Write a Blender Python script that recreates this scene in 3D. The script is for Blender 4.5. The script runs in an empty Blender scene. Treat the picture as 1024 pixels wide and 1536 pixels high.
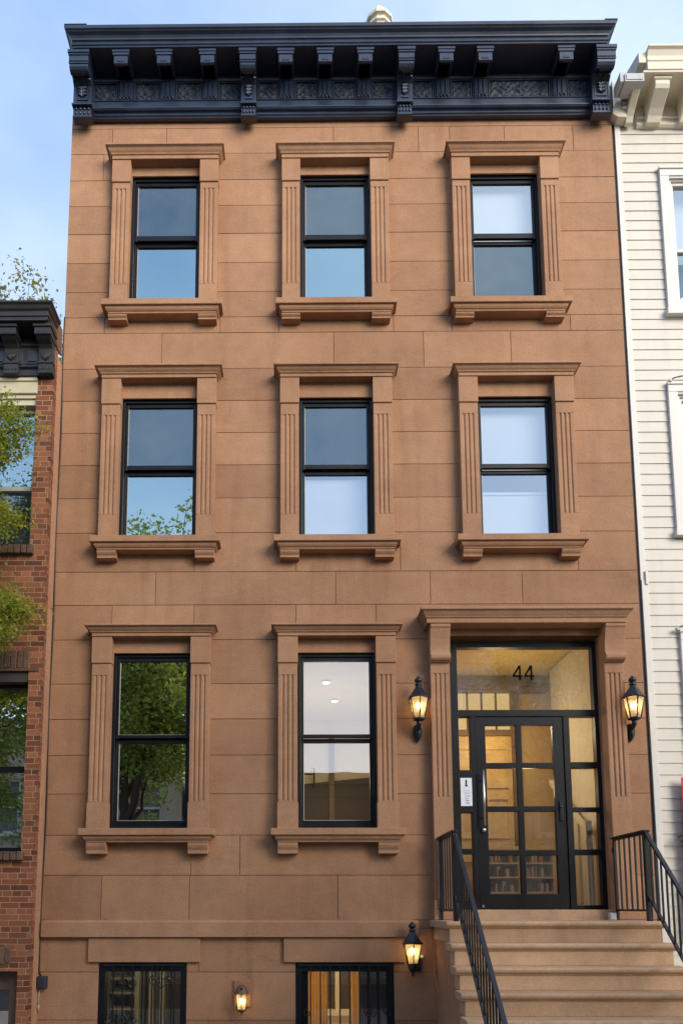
import bpy, bmesh, math, random
from mathutils import Vector, Matrix
R = math.radians
rnd = random.Random(44)
scene = bpy.context.scene
COL = scene.collection

# ------------------------------------------------------------------ materials
class NT:
    def __init__(s, name):
        s.m = bpy.data.materials.new(name); s.m.use_nodes = True
        s.t = s.m.node_tree; s.t.nodes.clear()
        s.out = s.t.nodes.new('ShaderNodeOutputMaterial')
    def n(s, typ, ins=None, **props):
        nd = s.t.nodes.new(typ)
        for k, v in props.items(): setattr(nd, k, v)
        for k, v in (ins or {}).items():
            if isinstance(v, bpy.types.NodeSocket): s.t.links.new(v, nd.inputs[k])
            else: nd.inputs[k].default_value = v
        return nd
    def pos(s, scale=(1, 1, 1)):
        g = s.n('ShaderNodeNewGeometry')
        return s.n('ShaderNodeMapping', {'Vector': g.outputs['Position'], 'Scale': scale}).outputs[0]
    def noise(s, vec, scale, detail=4, rough=.55, dist=0):
        return s.n('ShaderNodeTexNoise', {'Vector': vec, 'Scale': scale, 'Detail': detail, 'Roughness': rough, 'Distortion': dist}).outputs[0]
    def ramp(s, fac, a, b, c0=(0, 0, 0, 1), c1=(1, 1, 1, 1)):
        r = s.n('ShaderNodeValToRGB', {'Fac': fac}); e = r.color_ramp.elements
        e[0].position = a; e[1].position = b; e[0].color = c0; e[1].color = c1
        return r.outputs[0]
    def mix(s, fac, a, b, mode='MIX'):
        nd = s.n('ShaderNodeMix', data_type='RGBA', blend_type=mode)
        for i, v in ((0, fac), (6, a), (7, b)):
            if isinstance(v, bpy.types.NodeSocket): s.t.links.new(v, nd.inputs[i])
            else: nd.inputs[i].default_value = v if i == 0 or len(v) == 4 else (*v, 1)
        return nd.outputs[2]
    def math(s, op, a, b=0.0, c=0.0):
        nd = s.n('ShaderNodeMath', operation=op)
        for i, v in enumerate((a, b, c)):
            if isinstance(v, bpy.types.NodeSocket): s.t.links.new(v, nd.inputs[i])
            else: nd.inputs[i].default_value = v
        return nd.outputs[0]
    def bump(s, h, strength=.3, dist=.01):
        return s.n('ShaderNodeBump', {'Height': h, 'Strength': strength, 'Distance': dist}).outputs[0]
    def bsdf(s, col, rough=.6, normal=None, metal=0, spec=.5, **kw):
        ins = {'Base Color': col if isinstance(col, bpy.types.NodeSocket) else (*col, 1), 'Roughness': rough, 'Metallic': metal, 'Specular IOR Level': spec}
        if normal is not None: ins['Normal'] = normal
        ins.update(kw)
        return s.n('ShaderNodeBsdfPrincipled', ins).outputs[0]
    def done(s, surf):
        s.t.links.new(surf, s.out.inputs['Surface']); return s.m

def stone_mat(name, c0, c1, stain=.35, grain=.1, rough=.88, dark_low=0):
    t = NT(name); p = t.pos()
    big = t.noise(p, .9, 6, .6); mid = t.noise(p, 6, 5, .6); fine = t.noise(p, 62, 4, .75); spk = t.noise(p, 24, 3, .7)
    streak = t.noise(t.pos((2.2, 2.2, .22)), 2.4, 5, .6)
    lam = t.noise(t.pos((1.2, 1.2, 9)), 1.6, 4, .6)
    col = t.mix(t.ramp(big, .3, .7), c0, c1)
    tone = t.n('ShaderNodeAttribute', attribute_name='tone').outputs['Fac']
    col = t.mix(1, col, t.n('ShaderNodeCombineColor', {0: t.math('MULTIPLY_ADD', tone, .32, .85), 1: t.math('MULTIPLY_ADD', tone, .34, .83), 2: t.math('MULTIPLY_ADD', tone, .34, .82)}).outputs[0], 'MULTIPLY')
    col = t.mix(t.math('MULTIPLY', t.ramp(mid, .35, .75), .28), col, tuple(x * .62 for x in c0))
    col = t.mix(t.math('MULTIPLY', t.ramp(streak, .52, .78), stain), col, tuple(x * .55 for x in c0))
    col = t.mix(t.math('MULTIPLY', t.ramp(lam, .55, .8), .16), col, tuple(min(1, x * 1.3) for x in c1))
    smut = t.ramp(t.noise(p, 1.7, 6, .68, .6), .58, .75)
    col = t.mix(t.math('MULTIPLY', smut, stain * .8), col, (c0[0] * .45, c0[1] * .47, c0[2] * .5))
    g = t.ramp(fine, .32, .68, (1 - grain * 2.2,) * 3 + (1,), (1 + grain,) * 3 + (1,))
    col = t.mix(1, col, g, 'MULTIPLY')
    col = t.mix(1, col, t.ramp(spk, .3, .7, (1 - grain * .7,) * 3 + (1,), (1 + grain * .6,) * 3 + (1,)), 'MULTIPLY')
    h = t.math('ADD', t.math('MULTIPLY', fine, .9), t.math('MULTIPLY', mid, .8))
    return t.done(t.bsdf(col, rough, t.bump(h, .55, .009), spec=.25))

def paint_mat(name, col, rough=.4, var=.12, bump=.05, spec=.5, grime=0):
    t = NT(name); p = t.pos()
    a = t.noise(p, 3.5, 5, .65); b = t.noise(p, 60, 3, .6)
    c = t.mix(t.ramp(a, .3, .7), tuple(x * (1 - var) for x in col), tuple(min(1, x * (1 + var)) for x in col))
    if grime:
        s = t.noise(t.pos((5, 5, .6)), 1.5, 5, .65)
        c = t.mix(t.math('MULTIPLY', t.ramp(s, .5, .8), grime), c, tuple(x * .5 for x in col))
    r = t.math('MULTIPLY_ADD', a, .25, rough - .1)
    return t.done(t.bsdf(c, r, t.bump(b, bump, .004), spec=spec))

def glass_mat(name, refl, tint=(1, 1, 1), wave=.02, rtint=(1, 1, 1), rough=0.0, refl_haze=0.0):
    t = NT(name); p = t.pos()
    nz = t.noise(p, 1.6, 2, .5)
    nrm = t.bump(nz, wave, .02)
    gl = t.n('ShaderNodeBsdfGlossy', {'Color': (*rtint, 1), 'Roughness': rough, 'Normal': nrm}).outputs[0]
    tr = t.n('ShaderNodeBsdfTransparent', {'Color': (*tint, 1)}).outputs[0]
    lw = t.n('ShaderNodeLayerWeight', {'Blend': .12}).outputs['Fresnel']
    fac = t.math('MAXIMUM', refl, lw)
    o = t.n('ShaderNodeMixShader', {0: fac, 1: tr, 2: gl}).outputs[0]
    if refl_haze:
        df = t.n('ShaderNodeBsdfDiffuse', {'Color': (.5, .5, .48, 1)}).outputs[0]  # pale diffuse haze painted on the glass, imitating mottled reflections
        sm = t.math('MULTIPLY', t.ramp(t.noise(p, 2.2, 5, .65, .5), .35, .75), refl_haze)
        o = t.n('ShaderNodeMixShader', {0: sm, 1: o, 2: df}).outputs[0]
    return t.done(o)

def emit_mat(name, col, st):
    t = NT(name)
    return t.done(t.n('ShaderNodeEmission', {'Color': (*col, 1), 'Strength': st}).outputs[0])

def brick_mat(name):
    t = NT(name); g = t.n('ShaderNodeNewGeometry').outputs['Position']
    sp = t.n('ShaderNodeSeparateXYZ', {0: g})
    u = t.math('ADD', sp.outputs[0], sp.outputs[1])
    wob = t.noise(t.pos(), 7, 3)
    uu = t.math('ADD', u, t.math('MULTIPLY', wob, .012)); vv = t.math('ADD', sp.outputs[2], t.math('MULTIPLY', wob, .008))
    vec = t.n('ShaderNodeCombineXYZ', {0: uu, 1: vv, 2: 0.0}).outputs[0]
    b = t.n('ShaderNodeTexBrick', {'Vector': vec, 'Color1': (.0, .0, .0, 1), 'Color2': (1, 1, 1, 1), 'Mortar': (.5, .5, .5, 1), 'Scale': 1.0, 'Mortar Size': .0045, 'Mortar Smooth': .25, 'Bias': 0.0, 'Brick Width': .18, 'Row Height': .0565}, offset=.5, squash=.52, squash_frequency=3)
    tone = t.n('ShaderNodeSeparateColor', {0: b.outputs['Color']}).outputs[0]
    rp = t.n('ShaderNodeValToRGB', {'Fac': tone}); e = rp.color_ramp.elements
    e[0].position = 0; e[0].color = (.11, .038, .021, 1); e[1].position = 1; e[1].color = (.36, .135, .06, 1)
    e2 = rp.color_ramp.elements.new(.5); e2.color = (.25, .085, .04, 1)
    gr = t.noise(t.pos(), 70, 3, .7); bl = t.noise(t.pos(), 1.6, 5, .6)
    col = t.mix(t.math('MULTIPLY', t.ramp(gr, .3, .8), .5), rp.outputs[0], (.13, .05, .03))
    col = t.mix(b.outputs['Fac'], col, (.36, .235, .15))
    col = t.mix(t.math('MULTIPLY', t.ramp(bl, .5, .75), .35), col, (.10, .055, .035))
    h = t.math('ADD', t.math('MULTIPLY', b.outputs['Fac'], -1.0), t.math('MULTIPLY', gr, .25))
    return t.done(t.bsdf(col, .9, t.bump(h, .8, .008), spec=.2))

def leaf_mat(name, ca, cb, cc, trans=.45):
    t = NT(name)
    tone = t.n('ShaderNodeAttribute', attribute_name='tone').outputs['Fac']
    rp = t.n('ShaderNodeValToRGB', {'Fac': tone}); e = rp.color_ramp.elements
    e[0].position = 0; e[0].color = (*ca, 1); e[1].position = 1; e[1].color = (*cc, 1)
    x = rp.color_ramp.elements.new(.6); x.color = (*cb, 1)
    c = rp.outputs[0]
    d = t.bsdf(c, .5, spec=.35)
    tl = t.n('ShaderNodeBsdfTranslucent', {'Color': t.mix(.5, c, tuple(min(1, v * 1.6) for v in cb))}).outputs[0]
    return t.done(t.n('ShaderNodeMixShader', {0: trans, 1: d, 2: tl}).outputs[0])

BS0, BS1 = (.312, .165, .091), (.420, .239, .137)
M = {}
M['stone'] = stone_mat('brownstone', BS0, BS1, .42, .085)
M['trim'] = stone_mat('brownstone_trim', tuple(x * 1.02 for x in BS0), tuple(x * 1.04 for x in BS1), .35, .08)
M['joint'] = stone_mat('joint_mortar', (.19, .10, .058), (.235, .128, .075), .3, .1)
M['step'] = stone_mat('step_stone', (.49, .315, .188), (.585, .39, .24), .6, .075)
M['cornice'] = paint_mat('cornice_black_paint', (.0135, .0225, .044), .29, .3, .12, .7, .3)
M['relief'] = paint_mat('cornice_relief_paint', (.016, .024, .041), .55, .3, .12, .35, .3)
M['black'] = paint_mat('black_aluminium', (.004, .005, .007), .42, .15, .03, .28)
M['iron'] = paint_mat('black_iron', (.006, .0085, .012), .33, .25, .2)
M['cream'] = paint_mat('cream_paint', (.66, .595, .46), .5, .04, .08, .4, .12)
M['siding'] = paint_mat('ivory_siding', (.57, .533, .455), .5, .05, .06, .4, .22)
M['white'] = paint_mat('white_paint', (.60, .58, .53), .45, .03, .05, .4, .1)
M['greycornice'] = paint_mat('charcoal_cornice_paint', (.022, .0215, .022), .5, .3, .2, .5, .4)
M['brick'] = brick_mat('red_brick')
M['rowlock'] = stone_mat('weathered_rowlock', (.13, .075, .05), (.21, .13, .085), .6, .25)
M['woodtrim'] = paint_mat('yellowed_wood_trim', (.52, .47, .31), .5, .08, .1, .4, .2)
M['palegreen'] = paint_mat('pale_window_trim', (.45, .46, .40), .5, .06, .1)
M['shadewhite'] = paint_mat('white_roller_shade', (.72, .74, .76), .8, .03)
M['sheetgrey'] = paint_mat('dark_grey_sheet', (.16, .19, .22), .8, .08)  # dark sheets standing in for unlit rooms, also opaque far panes
M['room'] = paint_mat('room_plaster', (.30, .30, .30), .9, .05)
M['roomwarm'] = paint_mat('cream_plaster', (.70, .63, .48), .9, .04)
M['hallwall'] = paint_mat('tan_plaster', (.50, .36, .17), .8, .06)
M['wood'] = paint_mat('honey_wood', (.50, .35, .14), .45, .22, .1)
M['darkwood'] = paint_mat('dark_wood', (.055, .042, .034), .55, .2, .1)
M['midwood'] = paint_mat('brown_wood', (.13, .075, .045), .5, .2, .1)
M['floor'] = paint_mat('oak_floor', (.22, .13, .07), .4, .2, .05)
M['steel'] = NT('brushed_steel'); M['steel'] = M['steel'].done(M['steel'].bsdf((.62, .61, .59), .3, metal=1))
M['glass_dim'] = glass_mat('glass_dim', .21, (.6, .65, .68), .035, (.80, 1, 1), refl_haze=.09)
M['glass_bright'] = glass_mat('glass_bright', .48, (.7, .78, .8), .035, (.74, 1, 1), refl_haze=.02)
M['glass_shade'] = glass_mat('glass_over_shade', .42, (.9, .94, .95), .03, (.9, 1, 1), refl_haze=.03)
M['glass_tree'] = glass_mat('glass_dark_room', .78, (.5, .52, .5), .03, (1, .98, .92))
M['glass_lit'] = glass_mat('glass_lit_room', .34, (.85, .85, .83), .04, (1, .97, .9))
M['glass_door'] = glass_mat('glass_door', .17, (.95, .95, .93), .05, refl_haze=.08)
M['glass_transom'] = glass_mat('glass_transom', .30, (.95, .95, .93), .06, refl_haze=.22)
M['glass_base'] = glass_mat('glass_basement', .13, (.8, .8, .78), .03)
M['amber'] = None
t = NT('lantern_glass'); p = t.pos()
tr = t.n('ShaderNodeBsdfTransparent', {'Color': (1, .93, .78, 1)}).outputs[0]
tl = t.n('ShaderNodeBsdfTranslucent', {'Color': (1, .88, .62, 1)}).outputs[0]
gs = t.n('ShaderNodeBsdfGlossy', {'Roughness': .08}).outputs[0]
mx = t.n('ShaderNodeMixShader', {0: t.math('MULTIPLY_ADD', t.noise(p, 60, 3), .4, .25), 1: tr, 2: tl}).outputs[0]
M['amber'] = t.done(t.n('ShaderNodeMixShader', {0: .06, 1: mx, 2: gs}).outputs[0])
M['bulb'] = emit_mat('lit_bulb', (1, .72, .34), 9)
M['downlight'] = emit_mat('lit_downlight', (1, .93, .8), 6)
M['glowpane'] = emit_mat('painted_glow_pane', (1, .66, .26), .45)  # glow put into the panes themselves; no lamp stands behind them
M['bronze'] = paint_mat('bronze_metal', (.10, .055, .032), .45, .2, .1)
M['bronzeplate'] = paint_mat('copper_brown_plate', (.32, .15, .07), .5, .12, .1)
M['paper'] = paint_mat('paper', (.74, .78, .84), .8, .02)
M['ink'] = paint_mat('dark_blue_ink', (.02, .03, .09), .8, .05)
M['greyink'] = paint_mat('grey_ink', (.30, .33, .38), .8, .05)
M['number'] = paint_mat('number_black', (.003, .003, .003), .9, .05, .0, .05)
M['red'] = paint_mat('red_cloth', (.55, .045, .05), .75, .15, .2)
M['cable'] = paint_mat('black_rubber', (.015, .014, .014), .6, .1)
M['wire'] = paint_mat('pale_wire', (.42, .38, .31), .6, .05)
M['bluegrey'] = paint_mat('blue_grey_plastic', (.018, .026, .036), .55, .1)
M['zinc'] = paint_mat('zinc', (.42, .43, .42), .45, .15, .1, .5, .3)
M['stucco'] = stone_mat('party_wall_stucco', (.42, .225, .13), (.52, .29, .17), .5, .14)
M['bark'] = stone_mat('bark', (.06, .045, .032), (.11, .085, .062), .5, .3)
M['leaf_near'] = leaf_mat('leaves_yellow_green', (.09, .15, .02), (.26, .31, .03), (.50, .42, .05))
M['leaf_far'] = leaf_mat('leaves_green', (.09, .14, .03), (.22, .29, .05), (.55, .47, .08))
M['leaf_sunlit'] = leaf_mat('leaves_painted_sun', (.07, .13, .03), (.2, .22, .04), (.62, .3, .05))  # orange end colour paints sunlight onto the upper leaves
M['concrete'] = stone_mat('pavement_concrete', (.30, .28, .25), (.38, .36, .33), .4, .15)
M['asphalt'] = stone_mat('asphalt', (.045, .045, .047), (.065, .065, .066), .4, .3)
M['beige'] = stone_mat('beige_stucco', (.46, .41, .32), (.54, .48, .38), .3, .08)
M['darkwall'] = stone_mat('dark_brown_wall', (.075, .058, .046), (.11, .085, .066), .3, .1)  # even dark brown for the low house opposite
M['greywall'] = stone_mat('grey_stucco', (.30, .29, .28), (.38, .37, .36), .3, .08)
M['tar'] = paint_mat('roof_tar', (.03, .03, .03), .8, .2, .2)
t = NT('golden_curtain'); _d = t.bsdf((.55, .42, .20), .85, spec=.1); _t = t.n('ShaderNodeBsdfTranslucent', {'Color': (.75, .56, .26, 1)}).outputs[0]
M['curtain'] = t.done(t.n('ShaderNodeMixShader', {0: .65, 1: _d, 2: _t}).outputs[0])
M['bookA'] = paint_mat('red_book', (.34, .15, .05), .6); M['bookB'] = paint_mat('gold_book', (.5, .3, .07), .6); M['bookC'] = paint_mat('pale_book', (.42, .32, .18), .6)

# ------------------------------------------------------------------ mesh builder
def chain_loc(o):
    L = Vector((0, 0, 0))
    while o is not None:
        L += o.location; o = o.parent
    return L

class MB:
    def __init__(s): s.v = []; s.f = []; s.t = []; s.sm = []
    def poly(s, pts, tone=.5, smooth=False):
        b = len(s.v); s.v += [tuple(p) for p in pts]
        s.f.append(tuple(range(b, b + len(pts)))); s.t.append(tone); s.sm.append(smooth)
    def box(s, x0, x1, y0, y1, z0, z1, tone=.5, skip=''):
        b = len(s.v)
        s.v += [(x, y, z) for z in (z0, z1) for y in (y0, y1) for x in (x0, x1)]
        F = {'b': (0, 2, 3, 1), 't': (4, 5, 7, 6), 'f': (0, 1, 5, 4), 'k': (2, 6, 7, 3), 'l': (0, 4, 6, 2), 'r': (1, 3, 7, 5)}
        for k, q in F.items():
            if k not in skip:
                s.f.append(tuple(b + i for i in q)); s.t.append(tone); s.sm.append(False)
        return s
    def prism(s, pts, a0, a1, axis, tone=.5, caps=True, smooth=False):
        # pts: 2-D outline; axis 'z': (x,y), axis 'x': (y,z), axis 'y': (x,z)
        def P(p, a): return {'z': (p[0], p[1], a), 'x': (a, p[0], p[1]), 'y': (p[0], a, p[1])}[axis]
        n = len(pts); b = len(s.v)
        s.v += [P(p, a0) for p in pts] + [P(p, a1) for p in pts]
        for i in range(n):
            j = (i + 1) % n
            s.f.append((b + i, b + j, b + n + j, b + n + i)); s.t.append(tone); s.sm.append(smooth)
        if caps:
            for q in (tuple(b + i for i in range(n))[::-1], tuple(b + n + i for i in range(n))):
                s.f.append(q); s.t.append(tone); s.sm.append(False)
        return s
    def tube(s, pts, r, n=8, tone=.5, cap=True):
        pts = [Vector(p) for p in pts]; b = len(s.v); rr = r if isinstance(r, (list, tuple)) else [r] * len(pts)
        up = Vector((0, 0, 1)); prev = None
        for i, p in enumerate(pts):
            d = (pts[min(i + 1, len(pts) - 1)] - pts[max(i - 1, 0)]).normalized()
            if prev is None:
                a = d.cross(up if abs(d.z) < .95 else Vector((1, 0, 0))).normalized()
            else: a = (prev - d * prev.dot(d)).normalized()
            prev = a; c = d.cross(a)
            s.v += [tuple(p + (a * math.cos(k * 2 * math.pi / n) + c * math.sin(k * 2 * math.pi / n)) * rr[i]) for k in range(n)]
        for i in range(len(pts) - 1):
            for k in range(n):
                k2 = (k + 1) % n
                s.f.append((b + i * n + k, b + i * n + k2, b + (i + 1) * n + k2, b + (i + 1) * n + k)); s.t.append(tone); s.sm.append(True)
        if cap:
            s.f.append(tuple(b + k for k in range(n))[::-1]); s.t.append(tone); s.sm.append(False)
            e = b + (len(pts) - 1) * n
            s.f.append(tuple(e + k for k in range(n))); s.t.append(tone); s.sm.append(False)
        return s
    def lathe(s, c, prof, n=16, tone=.5, smooth=True, rot=0):
        b = len(s.v); cx, cy, cz = c
        for r, z in prof:
            s.v += [(cx + r * math.cos(rot + k * 2 * math.pi / n), cy + r * math.sin(rot + k * 2 * math.pi / n), cz + z) for k in range(n)]
        for i in range(len(prof) - 1):
            for k in range(n):
                k2 = (k + 1) % n
                s.f.append((b + i * n + k, b + i * n + k2, b + (i + 1) * n + k2, b + (i + 1) * n + k)); s.t.append(tone); s.sm.append(smooth)
        s.f.append(tuple(b + k for k in range(n))[::-1]); s.t.append(tone); s.sm.append(False)
        e = b + (len(prof) - 1) * n
        s.f.append(tuple(e + k for k in range(n))); s.t.append(tone); s.sm.append(False)
        return s
    def crown(s, prof, x0, x1, ob, tone=.5, yb=0.0):
        # moulding profile (out, z) with mitred returns; ob = projection at which the ends are x0 / x1
        b = len(s.v); n = len(prof)
        for o, z in prof:
            e = o - ob
            s.v += [(x0 - e, yb, z), (x0 - e, yb - o, z), (x1 + e, yb - o, z), (x1 + e, yb, z)]
        for i in range(n - 1):
            for k in range(3):
                s.f.append((b + i * 4 + k, b + i * 4 + k + 1, b + (i + 1) * 4 + k + 1, b + (i + 1) * 4 + k)); s.t.append(tone); s.sm.append(False)
        return s
    def build(s, name, mat, parent=None, bevel=0, recalc=True, seg=2):
        me = bpy.data.meshes.new(name)
        L = chain_loc(parent) if parent is not None else Vector((0, 0, 0))
        me.from_pydata([(x - L.x, y - L.y, z - L.z) for x, y, z in s.v], [], s.f)
        at = me.attributes.new('tone', 'FLOAT', 'FACE'); at.data.foreach_set('value', s.t)
        me.polygons.foreach_set('use_smooth', s.sm)
        if recalc:
            bm = bmesh.new(); bm.from_mesh(me); bmesh.ops.recalc_face_normals(bm, faces=bm.faces[:]); bm.to_mesh(me); bm.free()
        me.materials.append(M[mat] if isinstance(mat, str) else mat)
        o = bpy.data.objects.new(name, me); COL.objects.link(o)
        if parent is not None: o.parent = parent
        if bevel:
            m = o.modifiers.new('bevel', 'BEVEL'); m.width = bevel; m.segments = seg; m.limit_method = 'ANGLE'; m.angle_limit = R(35)
        return o

def tag(o, label, cat, group=None):
    o['label'] = label; o['category'] = cat
    if group: o['group'] = group
    return o
def thing(name, label, cat, loc=(0, 0, 0), group=None):
    o = bpy.data.objects.new(name, None); COL.objects.link(o); o.location = loc; o.empty_display_size = .2
    return tag(o, label, cat, group)
def structure(o): o['kind'] = 'structure'; return o
def lamp(name, loc, watts, col, parent, radius=.03):
    l = bpy.data.lights.new(name, 'POINT'); l.energy = watts; l.color = col; l.shadow_soft_size = radius
    o = bpy.data.objects.new(name, l); COL.objects.link(o)
    o.parent = parent; o.location = Vector(loc) - (chain_loc(parent) if parent else Vector()); return o

def rect_sub(rs, hole):
    out = []
    hx0, hx1, hz0, hz1 = hole
    for (a, b, c, d) in rs:
        if b <= hx0 or a >= hx1 or d <= hz0 or c >= hz1: out.append((a, b, c, d)); continue
        if a < hx0: out.append((a, hx0, c, d))
        if b > hx1: out.append((hx1, b, c, d))
        m0, m1 = max(a, hx0), min(b, hx1)
        if c < hz0: out.append((m0, m1, c, hz0))
        if d > hz1: out.append((m0, m1, hz1, d))
    return out

# ================================================================== BROWNSTONE
XL, XR = -2.575, 3.515
house = thing('brownstone_house', 'three storey brownstone house with black cornice and fluted window surrounds', 'house', (.47, 0, 0))
COLS = [{3: (-2.070, -.903), 2: (-2.109, -.895), 1: (-2.123, -.920)},
        {3: (-.192, .977), 2: (-.206, .975), 1: (-.224, .967)},
        {3: (1.681, 2.850), 2: (1.690, 2.901)}]
FL = {3: dict(s=8.095, ft=9.725, cb=9.832, H=.135, fl=(8.326, 9.488), cap=9.563, mr=(8.925, 9.03), bk=.19),
      2: dict(s=5.408, ft=7.035, cb=7.203, H=.115, fl=(5.668, 6.787), cap=6.913, mr=(6.20, 6.295), bk=.215),
      1: dict(s=2.362, ft=4.194, cb=4.340, H=.112, fl=(2.645, 3.935), cap=4.061, mr=(3.265, 3.345), bk=.25)}
PW = .195
openings = []
for c in COLS:
    for f, (a, b) in c.items(): openings.append((a + PW, b - PW, FL[f]['s'], FL[f]['ft']))
BASE = [(-1.984, -1.117), (-.051, .914)]
for a, b in BASE: openings.append((a, b, .05, 1.045))
DOOR = (1.515, 3.083)
openings.append((DOOR[0], DOOR[1], 1.463, 4.372))

# wall of coursed blocks
wall = MB(); G = .0032
zs = [.03, .494, .955, 1.38, 1.463, 1.905, 2.307, 2.727, 3.126, 3.502, 3.874, 4.345, 4.72, 5.082, 5.514, 5.903, 6.278, 6.649, 7.02, 7.396, 7.819, 8.007, 8.313, 8.666, 9.023, 9.371, 9.693, 10.026, 10.35, 10.41, 10.52]
vert = {10.41: [.981, 3.034], 10.026: [-2.113, -1.501, .383, 1.338, 1.69, 2.305, 3.076], 9.693: [-2.204], 7.819: [-2.136, -.871, -.229, 1.023, 1.659, 2.946],
        7.396: [-1.501, .37, 1.344, 2.291], 5.082: [-1.108, -.042, 1.051, 2.907], 4.72: [-1.511, .372, 1.357, 2.314], 4.345: [-1.959, -1.104, -.042, .789],
        1.905: [-1.093, -.605], 1.463: [-1.984, -1.106, .373], .955: [-1.0, .96], .03: [-.9]}
for z0, z1 in zip(zs[:-1], zs[1:]):
    xs = [XL] + vert.get(z0, []) + [XR]
    # rows beside the windows read as separate stones left and right of each window
    for x0, x1 in zip(xs[:-1], xs[1:]):
        segs = [(x0 + (G if x0 > XL else 0), x1 - (G if x1 < XR else 0), z0 + G, z1 - G)]
        for h in openings: segs = rect_sub(segs, h)
        base = rnd.random(); yo = -.0025 * rnd.random()
        for (a, b, c, d) in segs:
            if b - a > .01 and d - c > .01:
                tn = min(1, max(0, base * .6 + .4 * rnd.random()))
                wall.box(a, b, yo, .03, c, d, tn, 'k')
wall.build('wall', 'stone', house, recalc=False)
back = MB(); segs = [(XL + .002, XR - .002, .02, 10.6)]
for h in openings: segs = rect_sub(segs, h)
for (a, b, c, d) in segs: back.box(a, b, .0065, .05, c, d, .5)
for (a, b, c, d) in openings:      # reveals
    back.box(a - .04, a, .05, .30, c, d); back.box(b, b + .04, .05, .30, c, d); back.box(a, b, .05, .30, d, d + .04); back.box(a, b, .05, .30, c - .04, c)
back.build('backing', 'joint', house, recalc=False)
shell = MB()
shell.box(XL + .005, XL + .12, .05, 9, 0, 10.6); shell.box(XR - .12, XR - .005, .05, 9, 0, 10.6); shell.box(XL + .005, XR - .005, 9, 9.2, 0, 10.6)
shell.build('side_wall', 'brick', house)
MB().box(XL + .005, XR - .005, .02, 9.2, 10.6, 10.75).build('roof', 'tar', house)

# water table and basement lintels
wt = MB(); wt.crown([(0, 1.296), (.062, 1.296), (.062, 1.44), (.05, 1.458), (.0, 1.466)], XL + .02, 1.16, .062); wt.build('water_table', 'trim', house, .004)
for a, b in ((-2.089, -.99), (-.165, 1.02)):
    MB().box(a, b, -.032, -.001, 1.052, 1.292).build('basement_lintel', 'trim', house, .004)

def crown_profile(b, H, out0=.125, out1=.19):
    k = (out1 - out0) / .065; h = H / .135
    P = [(0, 0), (.125, 0), (.125, .042), (.138, .045), (.138, .054), (.143, .062), (.152, .072), (.160, .085), (.166, .1), (.18, .108), (.19, .111), (.19, .13), (.178, .135), (0, .165)]
    return [((o - .125) * k + out0 if o > 0 else 0, b + z * h) for o, z in P]
def fluted(x0, x1, z0, z1, d, yb=0.0, n=3):
    w = x1 - x0; pts = [(x0, yb), (x0, yb - d)]
    for fr in ((.24, .48, .72) if n == 3 else (.2, .4, .6, .8)):
        c = x0 + w * fr; g = .0115
        pts += [(c - g, yb - d), (c - g * .62, yb - d + .010), (c, yb - d + .0135), (c + g * .62, yb - d + .010), (c + g, yb - d)]
    pts += [(x1, yb - d), (x1, yb)]
    return pts

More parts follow.
